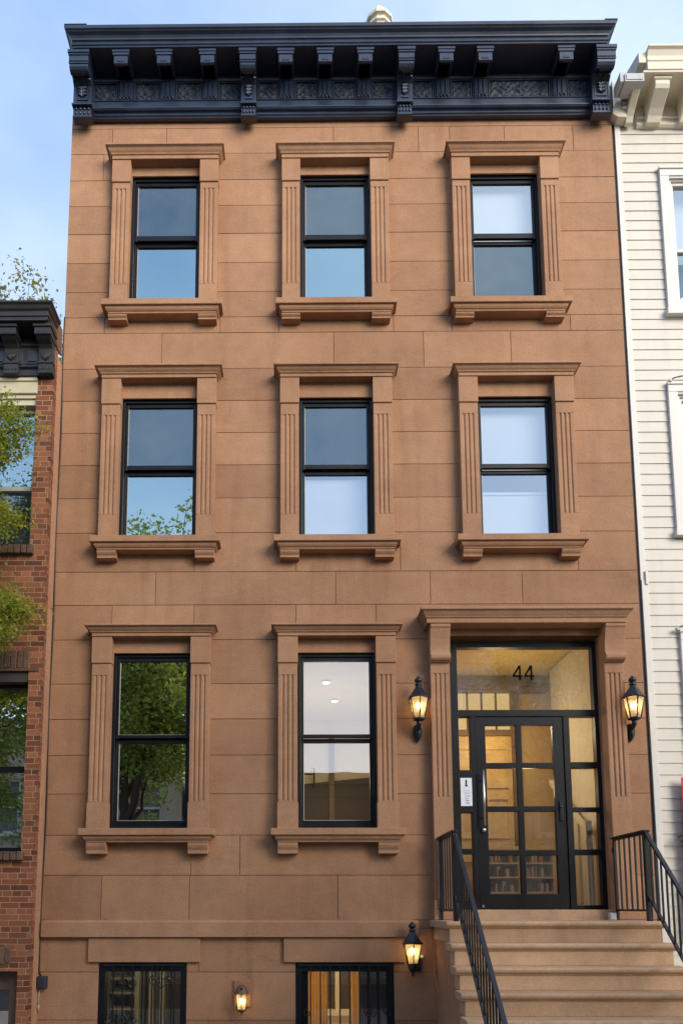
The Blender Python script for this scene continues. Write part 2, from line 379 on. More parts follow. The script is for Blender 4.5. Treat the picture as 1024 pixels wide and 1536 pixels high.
def window(col, f):
    a, b = COLS[col][f]; P = FL[f]; xa, xb = a + PW, b - PW; s, ft = P['s'], P['ft']
    w = MB()
    # outer frame
    w.box(xa, xa + .032, .012, .15, s, ft); w.box(xb - .032, xb, .012, .15, s, ft); w.box(xa + .032, xb - .032, .012, .15, ft - .034, ft); w.box(xa + .032, xb - .032, .03, .15, s, s + .03)
    w.box(xa + .033, xa + .045, .055, .068, s, ft - .034); w.box(xb - .045, xb - .033, .055, .068, s, ft - .034)
    m0, m1 = P['mr']; g0, g1 = xa + .062, xb - .062
    # upper sash (outer) and lower sash (inner)
    w.box(xa + .034, g0, .030, .066, m0 + .035, ft - .035); w.box(g1, xb - .034, .030, .066, m0 + .035, ft - .035)
    w.box(g0, g1, .030, .066, ft - .075, ft - .035); w.box(g0, g1, .030, .066, m0 + .045, m1)
    w.box(xa + .034, g0, .070, .106, s + .03, m0 + .042); w.box(g1, xb - .034, .070, .106, s + .03, m0 + .042)
    w.box(g0, g1, .070, .106, s + .03, s + .1); w.box(g0, g1, .070, .106, m0, m0 + .042)
    win = w.build('window', 'black', house, .003)
    up = {(0, 3): 'glass_dim', (0, 2): 'glass_dim', (0, 1): 'glass_tree', (1, 3): 'glass_dim', (1, 2): 'glass_dim', (1, 1): 'glass_lit', (2, 3): 'glass_shade', (2, 2): 'glass_shade'}[(col, f)]
    lo = {(0, 3): 'glass_bright', (0, 2): 'glass_bright', (0, 1): 'glass_tree', (1, 3): 'glass_bright', (1, 2): 'glass_shade', (1, 1): 'glass_lit', (2, 3): 'glass_dim', (2, 2): 'glass_shade'}[(col, f)]
    for mt, y, z0, z1 in ((up, .047, m1, ft - .075), (lo, .087, s + .1, m0)):
        q = MB(); q.poly([(g0, y, z0), (g1, y, z0), (g1, y, z1), (g0, y, z1)]); q.build('pane', mt, win, recalc=False)
    fr = MB()
    for (x0, x1, z0, z1, y) in ((g0, g1, m1, ft - .075, .044), (g0, g1, s + .1, m0, .084)):   # pale glazing gasket
        fr.box(x0 - .001, x0 + .006, y, y + .004, z0, z1); fr.box(x0 + .006, x1, y, y + .004, z0 - .001, z0 + .005)
    fr.build('gasket', 'zinc', win)
    if (col, f) in ((2, 3), (2, 2)): MB().box(g0 - .02, g1 + .02, .13, .136, m0 + .05, ft).build('shade', 'shadewhite', win)
    if (col, f) == (2, 2):
        MB().box(g0 - .02, g1 + .02, .13, .136, s, m0 - .21).box(g0 - .02, g1 + .02, .118, .142, m0 - .21, m0 - .18).build('shade', 'shadewhite', win)
    if (col, f) == (1, 2): MB().box(g0 - .02, g1 + .02, .13, .136, s, m0 - .02).build('shade', 'shadewhite', win)  # pale sheet added behind this pane, imitating reflected clouds
    # lintel: crown moulding + frieze panel
    l = MB(); l.crown(crown_profile(P['cb'], P['H']), a - .006, b + .006, .125)
    l.box(xa, xb, -.022, .0085, ft, P['cb'] + .02)
    l.build('lintel', 'trim', win, .003, seg=1)
    # pilasters
    z0, z1 = P['fl']
    for x0, x1 in ((a, a + PW), (b - PW, b)):
        q = MB(); q.prism(fluted(x0, x1, z0, z1, .1), z0, z1, 'z', caps=False)
        q.box(x0, x1, -.1, 0, z1, P['cap']); q.box(x0 - .005, x1 + .005, -.114, 0, P['cap'], P['cb'] + .001)
        if f == 1: q.box(x0 - .008, x1 + .008, -.108, 0, s - .001, z0 - .02); q.box(x0, x1, -.1, 0, z0 - .02, z0)
        else: q.box(x0, x1, -.1, 0, s - .001, z0)
        q.build('pilaster', 'trim', win, .0035, seg=1)
    # sill
    q = MB(); q.box(a - .068, b + .068, -.17, .012, s - .068, s)
    q.crown([(0, s - .135), (.118, s - .135), (.118, s - .118), (.13, s - .112), (.142, s - .095), (.146, s - .080), (.146, s - .068)], a - .03, b + .03, .146)
    q.build('sill', 'trim', win, .004, seg=1)
    for x0, x1 in ((a + .0, a + PW), (b - PW, b)):
        z1 = s - .136; z0 = s - P['bk']
        h = z1 - z0
        pr = [(0, z1), (-.112, z1), (-.112, z1 - .25 * h), (-.104, z1 - .45 * h), (-.094, z1 - .6 * h), (-.09, z1 - .72 * h), (-.094, z0 + .06 * h), (-.09, z0), (0, z0)]
        MB().prism(pr, x0 - .003, x1 + .003, 'x').build('sill_bracket', 'trim', win, .004, seg=1)
    return win
for col in range(3):
    for f in COLS[col]: window(col, f)

# basement windows with security bars
for bi, (a, b) in enumerate(BASE):
    w = MB(); z0, z1 = .05, 1.045
    w.box(a, a + .062, -.004, .12, z0, z1); w.box(b - .062, b, -.004, .12, z0, z1); w.box(a + .062, b - .062, -.004, .12, z1 - .085, z1); w.box(a + .062, b - .062, -.0, .12, z0, z0 + .07)
    if bi == 1: w.box(a + .062, a + .125, .03, .1, z0 + .07, z1 - .085)
    win = w.build('basement_window', 'black', house, .003)
    q = MB(); q.poly([(a + .062, .07, z0), (b - .062, .07, z0), (b - .062, .07, z1 - .08), (a + .062, .07, z1 - .08)]); q.build('pane', 'glass_base', win, recalc=False)
    g = MB(); n = 7 if bi == 0 else 8
    for i in range(n):
        x = a + .062 + (b - a - .124) * (i + .9) / (n + .8)
        g.box(x - .0065, x + .0065, -.022, -.009, z0, z1 - .03)
    g.box(a + .03, b - .03, -.024, -.006, z1 - .032, z1 - .012); g.box(a + .03, b - .03, -.024, -.006, .40, .42)
    def scroll(cx, cz, r, sgn):
        pts = []
        for k in range(22):
            t_ = k / 21; rr = r * (1 - .75 * t_); an = sgn * (t_ * 2.2 * math.pi) + math.pi / 2
            pts.append((cx + rr * math.cos(an), -.03, cz + rr * math.sin(an)))
        g.tube(pts, .006, 6)
    if bi == 0:
        for cx, sg in ((a + .27, 1), (a + .33, -1), (a + .55, 1), (a + .62, -1), (a + .70, 1)): scroll(cx, .86 + .012 * sg, .055, sg)
        for cx, sg in ((a + .12, 1), (a + .25, -1), (a + .36, 1)): scroll(cx, .50, .05, sg)
    else:
        for cx, sg in ((a + .12, 1), (a + .70, -1), (a + .76, 1), (b - .06, 1)): scroll(cx, .565, .04, sg)
    g.build('security_grille', 'iron', win)

# door surround
ds = MB()
zc = 4.440
ds.crown([(o, z) for o, z in [(0, zc), (.20, zc), (.20, zc + .05), (.213, zc + .054), (.213, zc + .064), (.222, zc + .075), (.232, zc + .092), (.242, zc + .11), (.252, zc + .118), (.262, zc + .121), (.262, zc + .146), (.245, zc + .152), (0, zc + .19)]], 1.275, 3.285, .20)
ds.box(DOOR[0], DOOR[1], -.02, .0085, 4.372, zc + .02)
hood = ds.build('door_hood', 'trim', house, .004, seg=1)
for x0, x1 in ((1.320, 1.515), (3.083, 3.278)):
    q = MB()
    q.prism(fluted(x0, x1, 0, 0, .1, n=3), 2.68, 3.945, 'z', caps=False)
    q.box(x0, x1, -.1, 0, 3.945, 4.06); q.box(x0, x1, -.1, 0, 1.66, 2.68); q.box(x0 - .012, x1 + .012, -.118, 0, 1.56, 1.66); q.box(x0 - .02, x1 + .02, -.13, 0, 1.466, 1.56)
    q.build('pilaster', 'trim', hood, .004, seg=1)
    pr = [(0, zc), (-.19, zc), (-.19, zc - .03), (-.178, zc - .045), (-.165, zc - .09), (-.148, zc - .15), (-.137, zc - .21), (-.135, zc - .26), (-.14, zc - .29), (-.156, zc - .305), (-.166, zc - .325), (-.164, zc - .35), (-.15, zc - .368), (-.128, zc - .376), (-.12, zc - .385), (0, zc - .385)]
    MB().prism(pr, x0 - .004, x1 + .004, 'x').build('console', 'trim', hood, .004, seg=1)
    MB().box(x0 + .195 if x0 < 2 else x0 - .002, x0 + .197 if x0 < 2 else x0, -.099, .3, 1.47, 4.37).build('reveal', 'trim', hood)
thr = MB(); thr.box(1.517, 3.081, -.02, .3, 1.45, 1.562); thr.build('threshold', 'step', house, .008)

# door frame, glazing, leaf
YF = .10
fr = MB()
def bar(x0, x1, z0, z1, y0=YF, y1=YF + .09): fr.box(x0, x1, y0, y1, z0, z1)
bar(1.519, 1.634, 1.563, 4.352); bar(3.039, 3.081, 1.563, 4.352); bar(1.634, 3.039, 4.288, 4.352); bar(1.634, 3.039, 3.548, 3.617)
bar(1.752, 1.796, 1.563, 3.548); bar(2.710, 2.772, 1.563, 3.548)
for z0, z1 in ((3.006, 3.066), (2.556, 2.598), (2.112, 2.168), (1.563, 1.606)): bar(2.772, 3.039, z0, z1)
for z0, z1 in ((2.545, 2.985), (2.122, 2.176), (1.563, 1.65)): bar(1.634, 1.752, z0, z1)
dframe = fr.build('door_frame', 'black', house, .003)
def pane(x0, x1, z0, z1, par, mt='glass_door', y=YF + .045):
    q = MB(); q.poly([(x0, y, z0), (x1, y, z0), (x1, y, z1), (x0, y, z1)]); return q.build('pane', mt, par, recalc=False)
pane(1.63, 3.04, 3.61, 4.29, dframe, 'glass_transom')
for z0, z1 in ((3.06, 3.55), (2.59, 3.01), (2.16, 2.56), (1.60, 2.12)): pane(2.77, 3.04, z0, z1, dframe)
for z0, z1 in ((2.98, 3.55), (2.17, 2.55), (1.645, 2.125)): pane(1.63, 1.755, z0, z1, dframe)
q = MB(); ny0, ny1 = YF + .038, YF + .0435
for dx in (2.222, 2.342):
    zb, zt_ = 3.946, 4.104; xv0, xv1 = dx + .066, dx + .083
    q.prism([(xv0, zb), (xv1, zb), (xv1, zt_), (xv0, zt_)], ny0, ny1, 'y')
    q.prism([(dx, zb + .036), (xv0, zb + .036), (xv0, zb + .052), (dx + .001, zb + .052)], ny0, ny1, 'y'); q.prism([(xv1, zb + .036), (dx + .104, zb + .036), (dx + .104, zb + .052), (xv1, zb + .052)], ny0, ny1, 'y')
    q.prism([(dx, zb + .052), (dx + .019, zb + .052), (xv0, zt_ - .034), (xv0, zt_), (xv0 - .004, zt_)], ny0, ny1, 'y')
q.build('house_number', 'number', dframe)
# leaf
lf = MB(); Y0 = YF + .012
def lb(x0, x1, z0, z1): lf.box(x0, x1, Y0, Y0 + .05, z0, z1)
lb(1.80, 1.909, 1.568, 3.544); lb(2.600, 2.706, 1.568, 3.544); lb(1.909, 2.600, 3.456, 3.544); lb(1.909, 2.600, 1.568, 1.719)
lb(2.225, 2.280, 1.719, 3.456)
for z0, z1 in ((3.006, 3.062), (2.557, 2.612), (2.108, 2.162)): lb(1.909, 2.225, z0, z1); lb(2.280, 2.600, z0, z1)
door = lf.build('door', 'black', house, .003)
for x0, x1 in ((1.905, 2.228), (2.277, 2.604)):
    for z0, z1 in ((3.06, 3.46), (2.61, 3.01), (2.16, 2.56), (1.715, 2.11)): pane(x0, x1, z0, z1, door, y=Y0 + .03)
h = MB(); h.tube([(1.862, Y0 - .055, 2.41), (1.862, Y0 - .055, 2.975)], .0125, 12)
for z in (2.50, 2.88): h.tube([(1.862, Y0 - .055, z), (1.862, Y0, z)], .008, 8)
h.build('pull_handle', 'steel', door)
MB().lathe((1.862, Y0 - .008, 2.365), [(.001, -.022), (.02, -.02), (.022, 0), (.02, .018), (.001, .02)], 12).build('lock_cylinder', 'steel', door)
k = MB(); k.box(2.64, 2.672, Y0 - .012, Y0 + .001, 2.46, 2.66); k.tube([(2.656, Y0 - .01, 2.60), (2.656, Y0 - .045, 2.60), (2.63, Y0 - .05, 2.60)], .009, 8)
k.build('lever_handle', 'iron', door, .003)
for x in (1.825,): MB().box(x, x + .02, Y0 - .01, Y0, 1.585, 1.61).build('door_stop', 'steel', door)

# notice on the sidelight
nt = thing('notice', 'white printed sheet posted on the black panel left of the door', 'notice', (1.694, YF, 2.61))
MB().box(1.636, 1.752, YF - .004, YF - .001, 2.612, 2.902).build('sheet', 'paper', nt)
q = MB(); y0, y1 = YF - .0055, YF - .0041
for x0, x1, z0, z1 in ((1.686, 1.702, 2.845, 2.882), (1.684, 1.70, 2.833, 2.845), (1.688, 1.703, 2.826, 2.833), (1.68, 1.712, 2.818, 2.827), (1.687, 1.705, 2.812, 2.818)): q.box(x0, x1, y0, y1, z0, z1)
q.build('emblem', 'ink', nt)
q = MB()
for i, (x0, x1, z) in enumerate([(1.662, 1.674, 2.802), (1.716, 1.728, 2.802), (1.662, 1.734, 2.772), (1.668, 1.73, 2.752), (1.668, 1.73, 2.738), (1.68, 1.735, 2.716), (1.682, 1.735, 2.708), (1.68, 1.706, 2.692), (1.684, 1.712, 2.684), (1.68, 1.722, 2.668), (1.686, 1.718, 2.660), (1.684, 1.72, 2.644), (1.684, 1.724, 2.634)]):
    q.box(x0, x1, y0, y1, z, z + (.003 if i < 8 else .0055))
q.build('printed_lines', 'greyink', nt)

# ------------------------------------------------------------------ cornice of the brownstone
YC = -.10
c = MB()
# architrave and frieze board
CX0, CX1 = -2.54, 3.455
c.crown([(0, 10.42), (.055, 10.42), (.055, 10.436), (.07, 10.442), (.07, 10.452), (.06, 10.456), (.06, 10.485), (.085, 10.49), (.1, 10.51), (.1, 10.522), (.085, 10.525), (.085, 10.60), (.095, 10.602), (.095, 10.612), (.07, 10.615), (.07, 10.85), (.088, 10.853), (.098, 10.868), (.098, 10.885), (.08, 10.89), (.08, 10.98)], CX0, CX1, .1)
# soffit slab and crown
c.box(-2.49, 3.36, -.31, .05, 10.955, 10.98)
c.crown([(.29, 10.97), (.29, 10.93), (.375, 10.93), (.375, 10.952), (.386, 10.955), (.386, 10.968), (.372, 10.971), (.372, 11.008), (.385, 11.013), (.39, 11.028), (.402, 11.048), (.42, 11.062), (.432, 11.068), (.432, 11.077), (.445, 11.081), (.452, 11.098), (.452, 11.118), (.44, 11.122), (0, 11.14)], -2.555, 3.425, .45)
c.box(-2.5, 3.37, -.34, -.07, 10.931, 11.08)
c.box(-2.556, -2.31, -.452, -.2, 11.122, 11.137); c.box(3.30, 3.44, -.455, -.2, 11.118, 11.132)
corn = c.build('cornice', 'cornice', house, .003, seg=1)
# brackets
def big_bracket(xc, w, corner=False):
    q = MB(); x0, x1 = xc - w / 2, xc + w / 2
    q.box(x0 - .016, x1 + .016, -.366, -.08, 10.89, 10.9295); q.box(x0 - .01, x1 + .01, -.358, -.08, 10.868, 10.89); q.box(x0 - .004, x1 + .004, -.35, -.08, 10.80, 10.868)
    pr = [(-.075, 10.86), (-.342, 10.86), (-.342, 10.775), (-.338, 10.745), (-.322, 10.722), (-.298, 10.712), (-.272, 10.716), (-.25, 10.73), (-.235, 10.742), (-.22, 10.742), (-.205, 10.732), (-.19, 10.715), (-.165, 10.70), (-.165, 10.475), (-.075, 10.475)]
    q.prism(pr, x0, x1, 'x')
    q.box(x0 + .03, x1 - .03, -.347, -.343, 10.80, 10.84); q.box(x0 - .006, x1 + .006, -.35, -.34, 10.772, 10.788)
    q.box(x0 - .01, x1 + .01, -.185, -.075, 10.455, 10.475)
    q.box(x0 + .005, x1 - .005, -.15, -.06, 10.345, 10.455); q.box(x0 - .004, x1 + .004, -.156, -.06, 10.33, 10.345)
    for i in range(4):
        xx = x0 + .012 + (w - .024) * (i + .5) / 4
        q.lathe((xx, -.153, 10.432), [(.002, -.014), (.013, -.007), (.013, .007), (.002, .014)], 8); q.lathe((xx, -.15, 10.385), [(.002, -.024), (.016, -.01), (.014, .01), (.002, .022)], 8)
    q.box(x0 + .018, x0 + .028, -.172, -.164, 10.49, 10.69); q.box(x1 - .028, x1 - .018, -.172, -.164, 10.49, 10.69); q.box(x0 + .028, x1 - .028, -.172, -.164, 10.49, 10.50); q.box(x0 + .04, x1 - .04, -.174, -.164, 10.52, 10.538)
    for j, zz in enumerate((10.56, 10.60, 10.64)):
        for a_ in (-1, -.35, .35, 1):
            q.tube([(xc, -.168, zz), (xc + a_ * w * .14, -.184, zz + .03), (xc + a_ * w * .26, -.168, zz + .035)], [.006, .013, .004], 6)
    q.prism([(xc - .03, 10.66), (xc + .03, 10.66), (xc, 10.70)], -.185, -.165, 'y')
    for sx in (-1, 1):
        q.tube([(xc + sx * w * .46, -.21, 10.728), (xc + sx * w * .25, -.225, 10.735), (xc + sx * w * .05, -.20, 10.715)], [.017, .013, .006], 6)
    for sx in (-1, -.5, 0, .5, 1): q.tube([(xc + sx * w * .08, -.24, 10.735), (xc + sx * w * .22, -.275, 10.716), (xc + sx * w * .36, -.315, 10.722)], [.006, .012, .005], 6)
    return q.build('corner_bracket' if corner else 'large_bracket', 'cornice', corn, .003, seg=1)
big_bracket(-2.418, .205, True); big_bracket(3.345, .195, True)
big_bracket(-.566, .165); big_bracket(1.17, .165)
SMALL = [-1.955, -1.484, -1.006, -.149, .283, .722, 1.605, 2.028, 2.909]
for xc in SMALL:
    q = MB(); w = .15; x0, x1 = xc - w / 2, xc + w / 2
    q.box(x0 - .02, x1 + .02, -.362, -.1, 10.895, 10.9295); q.box(x0 - .014, x1 + .014, -.356, -.1, 10.862, 10.895)
    q.box(x0, x1, -.348, -.322, 10.765, 10.862); q.box(x0 + .012, x1 - .012, -.322, -.1, 10.862, 10.8945)
    for i in range(4):
        xx = x0 + .035 + (w - .07) * (i + .5) / 4 
        q.box(xx - .009, xx + .007, -.353, -.347, 10.782, 10.808)
    pr = [(-.09, 10.93), (-.322, 10.93), (-.322, 10.768), (-.31, 10.776), (-.295, 10.80), (-.275, 10.838), (-.25, 10.862), (-.22, 10.872), (-.19, 10.885), (-.14, 10.91), (-.09, 10.92)]
    q.prism(pr, x0 + .012, x1 - .012, 'x')
    for a in (-1, -.5, 0, .5, 1): q.tube([(xc, -.19, 10.885), (xc + a * .03, -.23, 10.866), (xc + a * .055, -.285, 10.815)], [.004, .009, .003], 5)
    # plaque with three tabs on the frieze below
    q.box(x0 - .012, x1 + .012, -.09, -.06, 10.615, 10.85)
    for i in (-1, 0, 1): q.box(xc + i * .05 - .018, xc + i * .05 + .018, -.102, -.087, 10.64, 10.83)
    for i in range(4): q.lathe((xc - .06 + i * .04, -.098, 10.628), [(.002, -.011), (.012, 0), (.002, .011)], 8)
    q.build('bracket', 'cornice', corn, .003, seg=1)
allb = sorted(SMALL + [-.566, 1.17] + [-2.418, 3.345])
for i, (a, b) in enumerate(zip(allb[:-1], allb[1:])):
    x0, x1 = a + .108, b - .108; z0, z1 = 10.622, 10.832
    nx, nz = max(24, int((x1 - x0) / .0065)), 24
    q = MB(); ph = rnd.uniform(0, 6)
    xm = (x0 + x1) / 2
    def hh(u, v):
        x = u * (x1 - x0) + x0 - xm; z = (v - .5) * (z1 - z0)
        s1 = abs(math.sin(34 * x + 1.6 * math.sin(46 * z + ph)) * math.sin(40 * z + 1.7 * math.sin(30 * x - ph)))
        rr = math.hypot(x, z); ros = max(0, 1 - rr / .045) * (.6 + .4 * math.cos(5 * math.atan2(z, x)))
        e = min(1, min(u, 1 - u) * (x1 - x0) / .02, min(v, 1 - v) * (z1 - z0) / .02)
        return (.002 + .021 * max(0, s1 - .22) ** .8 + .016 * ros) * max(0, e)
    b0 = len(q.v)
    for jz in range(nz + 1):
        for ix in range(nx + 1):
            u, v = ix / nx, jz / nz
            q.v.append((x0 + (x1 - x0) * u, -.0715 - hh(u, v), z0 + (z1 - z0) * v))
    for jz in range(nz):
        for ix in range(nx):
            k0 = b0 + jz * (nx + 1) + ix
            q.f.append((k0, k0 + 1, k0 + nx + 2, k0 + nx + 1)); q.t.append(.5); q.sm.append(True)
    q.box(x0 - .012, x1 + .012, -.086, -.07, z0 - .012, z0); q.box(x0 - .012, x1 + .012, -.086, -.07, z1, z1 + .012); q.box(x0 - .012, x0, -.086, -.07, z0, z1); q.box(x1, x1 + .012, -.086, -.07, z0, z1)
    q.build('frieze_panel', 'relief', corn, recalc=False)
# roof vent
q = MB(); q.lathe((.98, .5, 0), [(.10, 10.74), (.10, 12.13), (.145, 12.14), (.15, 12.19), (.13, 12.195), (.13, 12.235), (.155, 12.245), (.155, 12.27), (.135, 12.275), (.135, 12.32), (.168, 12.33), (.172, 12.365), (.16, 12.378), (.09, 12.49), (.02, 12.60), (.005, 12.615)], 10, smooth=False)
q.build('roof_vent', 'cream', house)

# ------------------------------------------------------------------ rooms inside
def room(x0, x1, y0, y1, z0, z1, mt, name='room'):
    q = MB()
    q.box(x0, x1, y0, y1, z0, z1, .5, 'f')
    q.f = [tuple(reversed(f)) for f in q.f]
    return q.build(name, mt, house, recalc=False)
room(-2.44, -.95 + .35, .31, 4.5, 7.7, 10.2, 'room'); room(-.55, 1.25, .31, 4.5, 7.7, 10.2, 'room'); room(1.3, 3.38, .31, 4.5, 7.7, 10.2, 'room')
room(-2.44, -.6, .31, 4.5, 5.0, 7.45, 'room'); room(-.55, 1.25, .31, 4.5, 5.0, 7.45, 'room'); room(1.3, 3.38, .31, 4.5, 5.0, 7.45, 'room')
room(-2.44, -.6, .31, 4.5, 1.6, 4.6, 'room')
room(-.55, 1.25, .31, 4.1, 1.6, 4.5, 'roomwarm', 'parlour')
room(1.30, 3.38, .31, 2.2, 1.5, 4.62, 'hallwall', 'entrance_hall')
room(-2.44, -.6, .31, 2.6, .04, 1.36, 'room', 'basement_room'); room(-.55, 1.25, .31, 2.6, .04, 1.36, 'roomwarm', 'basement_room')
# parlour: dark shapes imitating the mirrored roofline and pole, ceiling lights
q = MB(); q.box(-.548, 1.248, 4.0, 4.09, 1.6, 3.42); q.prism([(-.548, 3.42), (1.248, 3.42), (1.248, 3.60), (-.548, 3.42)], 4.0, 4.09, 'y'); q.build('roofline_standin', 'darkwood', house)  # dark wedge imitating the low roofline reflected in the pane
MB().box(.44, .52, 3.9, 3.99, 1.6, 4.2).build('pole_standin', 'midwood', house)  # brown post imitating the reflected pole
q = MB(); q.box(-.05, -.035, 3.93, 3.98, 3.42, 3.62); q.box(.20, .225, 3.93, 3.98, 3.42, 3.72); q.box(-.05, .22, 3.93, 3.98, 3.62, 3.635); q.build('frame_standin', 'darkwood', house)  # thin bars imitating frame shapes in the reflection
for x, y, lab in ((.336, 1.97, 'small round ceiling light nearer the glass, glowing in upper parlour window'), (.486, 2.86, 'oval glowing ceiling light deeper inside the cream lit parlour')):
    t_ = thing('ceiling_light', lab, 'ceiling light', (x, y, 4.49), 'recessed ceiling lights in the parlour')
    MB().lathe((x, y, 4.478), [(.058, 0), (.06, .008), (.045, .017)], 24).build('trim_ring', 'white', t_)
    MB().lathe((x, y, 4.472), [(.042, 0), (.042, .005)], 20).build('lens', 'downlight', t_)
    lamp('lamp', (x, y, 3.3), 8.5, (1, .82, .54), t_, .2)
# hall furnishings
q = MB(); q.box(1.31, 3.37, 2.13, 2.19, 1.5, 2.35)
for i in range(5):
    x0 = 1.36 + i * .41
    for (a, b, c_, d) in ((x0, x0 + .34, 1.62, 1.64), (x0, x0 + .34, 2.2, 2.22), (x0, x0 + .02, 1.64, 2.2), (x0 + .32, x0 + .34, 1.64, 2.2)): q.box(a, b, 2.10, 2.131, c_, d)
q.box(1.31, 3.37, 2.08, 2.131, 2.33, 2.37); q.build('wainscot', 'hallwall', house)
inner = thing('inner_door', 'honey coloured panelled inner door under a transom with painted glow in the hall', 'door', (2.35, 2.1, 1.5))
q = MB(); q.box(1.98, 2.72, 2.04, 2.10, 1.5, 3.78)
for zz in (1.65, 2.45, 3.1):
    for xx in (2.04, 2.38):
        q.box(xx, xx + .28, 2.015, 2.041, zz, zz + .02); q.box(xx, xx + .28, 2.015, 2.041, zz + .5, zz + .52); q.box(xx, xx + .02, 2.015, 2.041, zz + .02, zz + .5); q.box(xx + .26, xx + .28, 2.015, 2.041, zz + .02, zz + .5)
q.build('leaf', 'wood', inner, .004)
q = MB(); q.box(1.92, 1.98, 2.0, 2.12, 1.5, 4.36); q.box(2.72, 2.78, 2.0, 2.12, 1.5, 4.36); q.box(1.86, 3.2, 1.95, 2.12, 4.36, 4.42); q.box(1.98, 2.72, 2.0, 2.12, 3.78, 3.86)
for i in range(1, 4): q.box(1.98 + .185 * i - .008, 1.98 + .185 * i + .008, 2.02, 2.08, 3.86, 4.36)
q.build('casing', 'midwood', inner, .004)
MB().box(1.98, 2.72, 2.085, 2.10, 3.86, 4.36).build('transom_glass', 'glowpane', inner)
bk = thing('bookcase', 'low bookcase with small coloured books seen through the lowest door panes', 'bookcase', (2.75, 1.6, 1.5))
q = MB(); X0, X1 = 2.20, 3.05
q.box(X0, X0 + .04, 1.5, 1.8, 1.5, 2.27); q.box(X1 - .04, X1, 1.5, 1.8, 1.5, 2.27); q.box(X0 - .03, X1 + .03, 1.47, 1.8, 2.27, 2.31); q.box(X0 + .04, X1 - .04, 1.78, 1.8, 1.5, 2.27)
for z in (1.58, 1.75, 1.93, 2.1): q.box(X0 + .04, X1 - .04, 1.5, 1.78, z, z + .018)
q.box(2.60, 2.63, 1.5, 1.78, 1.6, 2.27)
q.build('carcass', 'hallwall', bk, .003)
for mt in ('bookA', 'bookB', 'bookC'):
    q = MB()
    for z in (1.598, 1.768, 1.948, 2.118):
        x = X0 + .06 + rnd.random() * .1
        while x < X1 - .1:
            w = rnd.uniform(.02, .045)
            if not (2.585 < x + w and x < 2.64) and rnd.random() < .22: q.box(x, x + w, 1.53, 1.7, z, z + rnd.uniform(.08, .13), rnd.random())
            x += w + .012
    q.build('book_row', mt, bk)
st = thing('standin_railing', 'white railing added inside the hall, imitating a stoop rail reflected in the sidelight', 'railing', (3.2, 1.0, 1.5))  # added indoors in place of the stoop rail reflected in the glass
q = MB()
for i in range(5):
    y = .7 + i * .2; q.box(3.10, 3.125, y, y + .025, 1.5, 2.4 + i * .13)
q.prism([(.6, 2.36), (1.75, 3.10), (1.75, 3.16), (.6, 2.42)], 3.085, 3.14, 'x'); q.box(3.08, 3.15, .6, .67, 1.5, 2.52)
q.build('balustrade', 'white', st, .004)
MB().box(3.2, 3.37, .32, 1.9, 1.5, 4.6).build('stair_wall', 'white', house)
lamp('hall_lamp', (2.35, 1.3, 3.7), 16, (1, .72, .38), house, .12)
lamp('hall_lamp', (2.5, .8, 2.9), 5, (1, .74, .4), house, .1)
# basement interiors
lamp('basement_lamp', (.35, 1.0, 1.2), 18, (1, .74, .42), house, .1)
for x0, x1, lab in ((.07, .27, 'golden curtain hanging at the left of the lit basement window'), (.50, .585, 'narrow pale gold curtain beside the dark half of the basement window')):
    t_ = MB(); n = 24
    pts = [(x0 + (x1 - x0) * i / n, .22 + .018 * math.sin(i * 1.5)) for i in range(n + 1)]
    pts = pts + [(x, y + .006) for x, y in reversed(pts)]
    t_.prism(pts, .06, 1.0, 'z', smooth=True); tag(t_.build('curtain', 'curtain', None), lab, 'curtain', 'basement curtains')
q = MB(); q.box(.60, .91, .2, .215, .05, 1.02); tag(q.build('folding_screen', 'darkwood', None), 'dark panel standing behind the right third of the lit basement window', 'screen')
iw = thing('interior_window', 'white framed pair of dark panes at the back of the lit basement', 'window', (.45, 2.5, .3))
q = MB(); q.box(.19, .25, 2.44, 2.55, .2, .98); q.box(.70, .76, 2.44, 2.55, .2, .98); q.box(.25, .70, 2.44, 2.55, .91, .98); q.box(.445, .505, 2.44, 2.55, .2, .91); q.box(.25, .445, 2.44, 2.55, .2, .28); q.box(.505, .70, 2.44, 2.55, .2, .28)
q.build('frame', 'white', iw, .004); MB().box(.25, .70, 2.5, 2.54, .28, .91).build('pane', 'darkwood', iw)
cb = thing('shelf_unit', 'pale shelves around a dark doorway inside the left basement window', 'shelves', (-1.5, 2.3, .04))
q = MB()
for x in (-2.1, -1.92, -1.78, -1.33, -1.22): q.box(x, x + .06, 2.2, 2.4, .05, .92)
for z in (.30, .5, .68): q.box(-1.16, -.7, 2.2, 2.4, z, z + .025); q.box(-2.40, -2.1, 2.2, 2.4, z, z + .025)
q.box(-2.42, -.62, 2.15, 2.4, .92, .97); q.build('uprights', 'woodtrim', cb, .003); MB().box(-1.71, -1.34, 2.38, 2.42, .05, .92).build('doorway', 'darkwood', cb)
lamp('basement_lamp', (-1.5, 1.0, 1.15), 8, (1, .86, .6), house, .1)

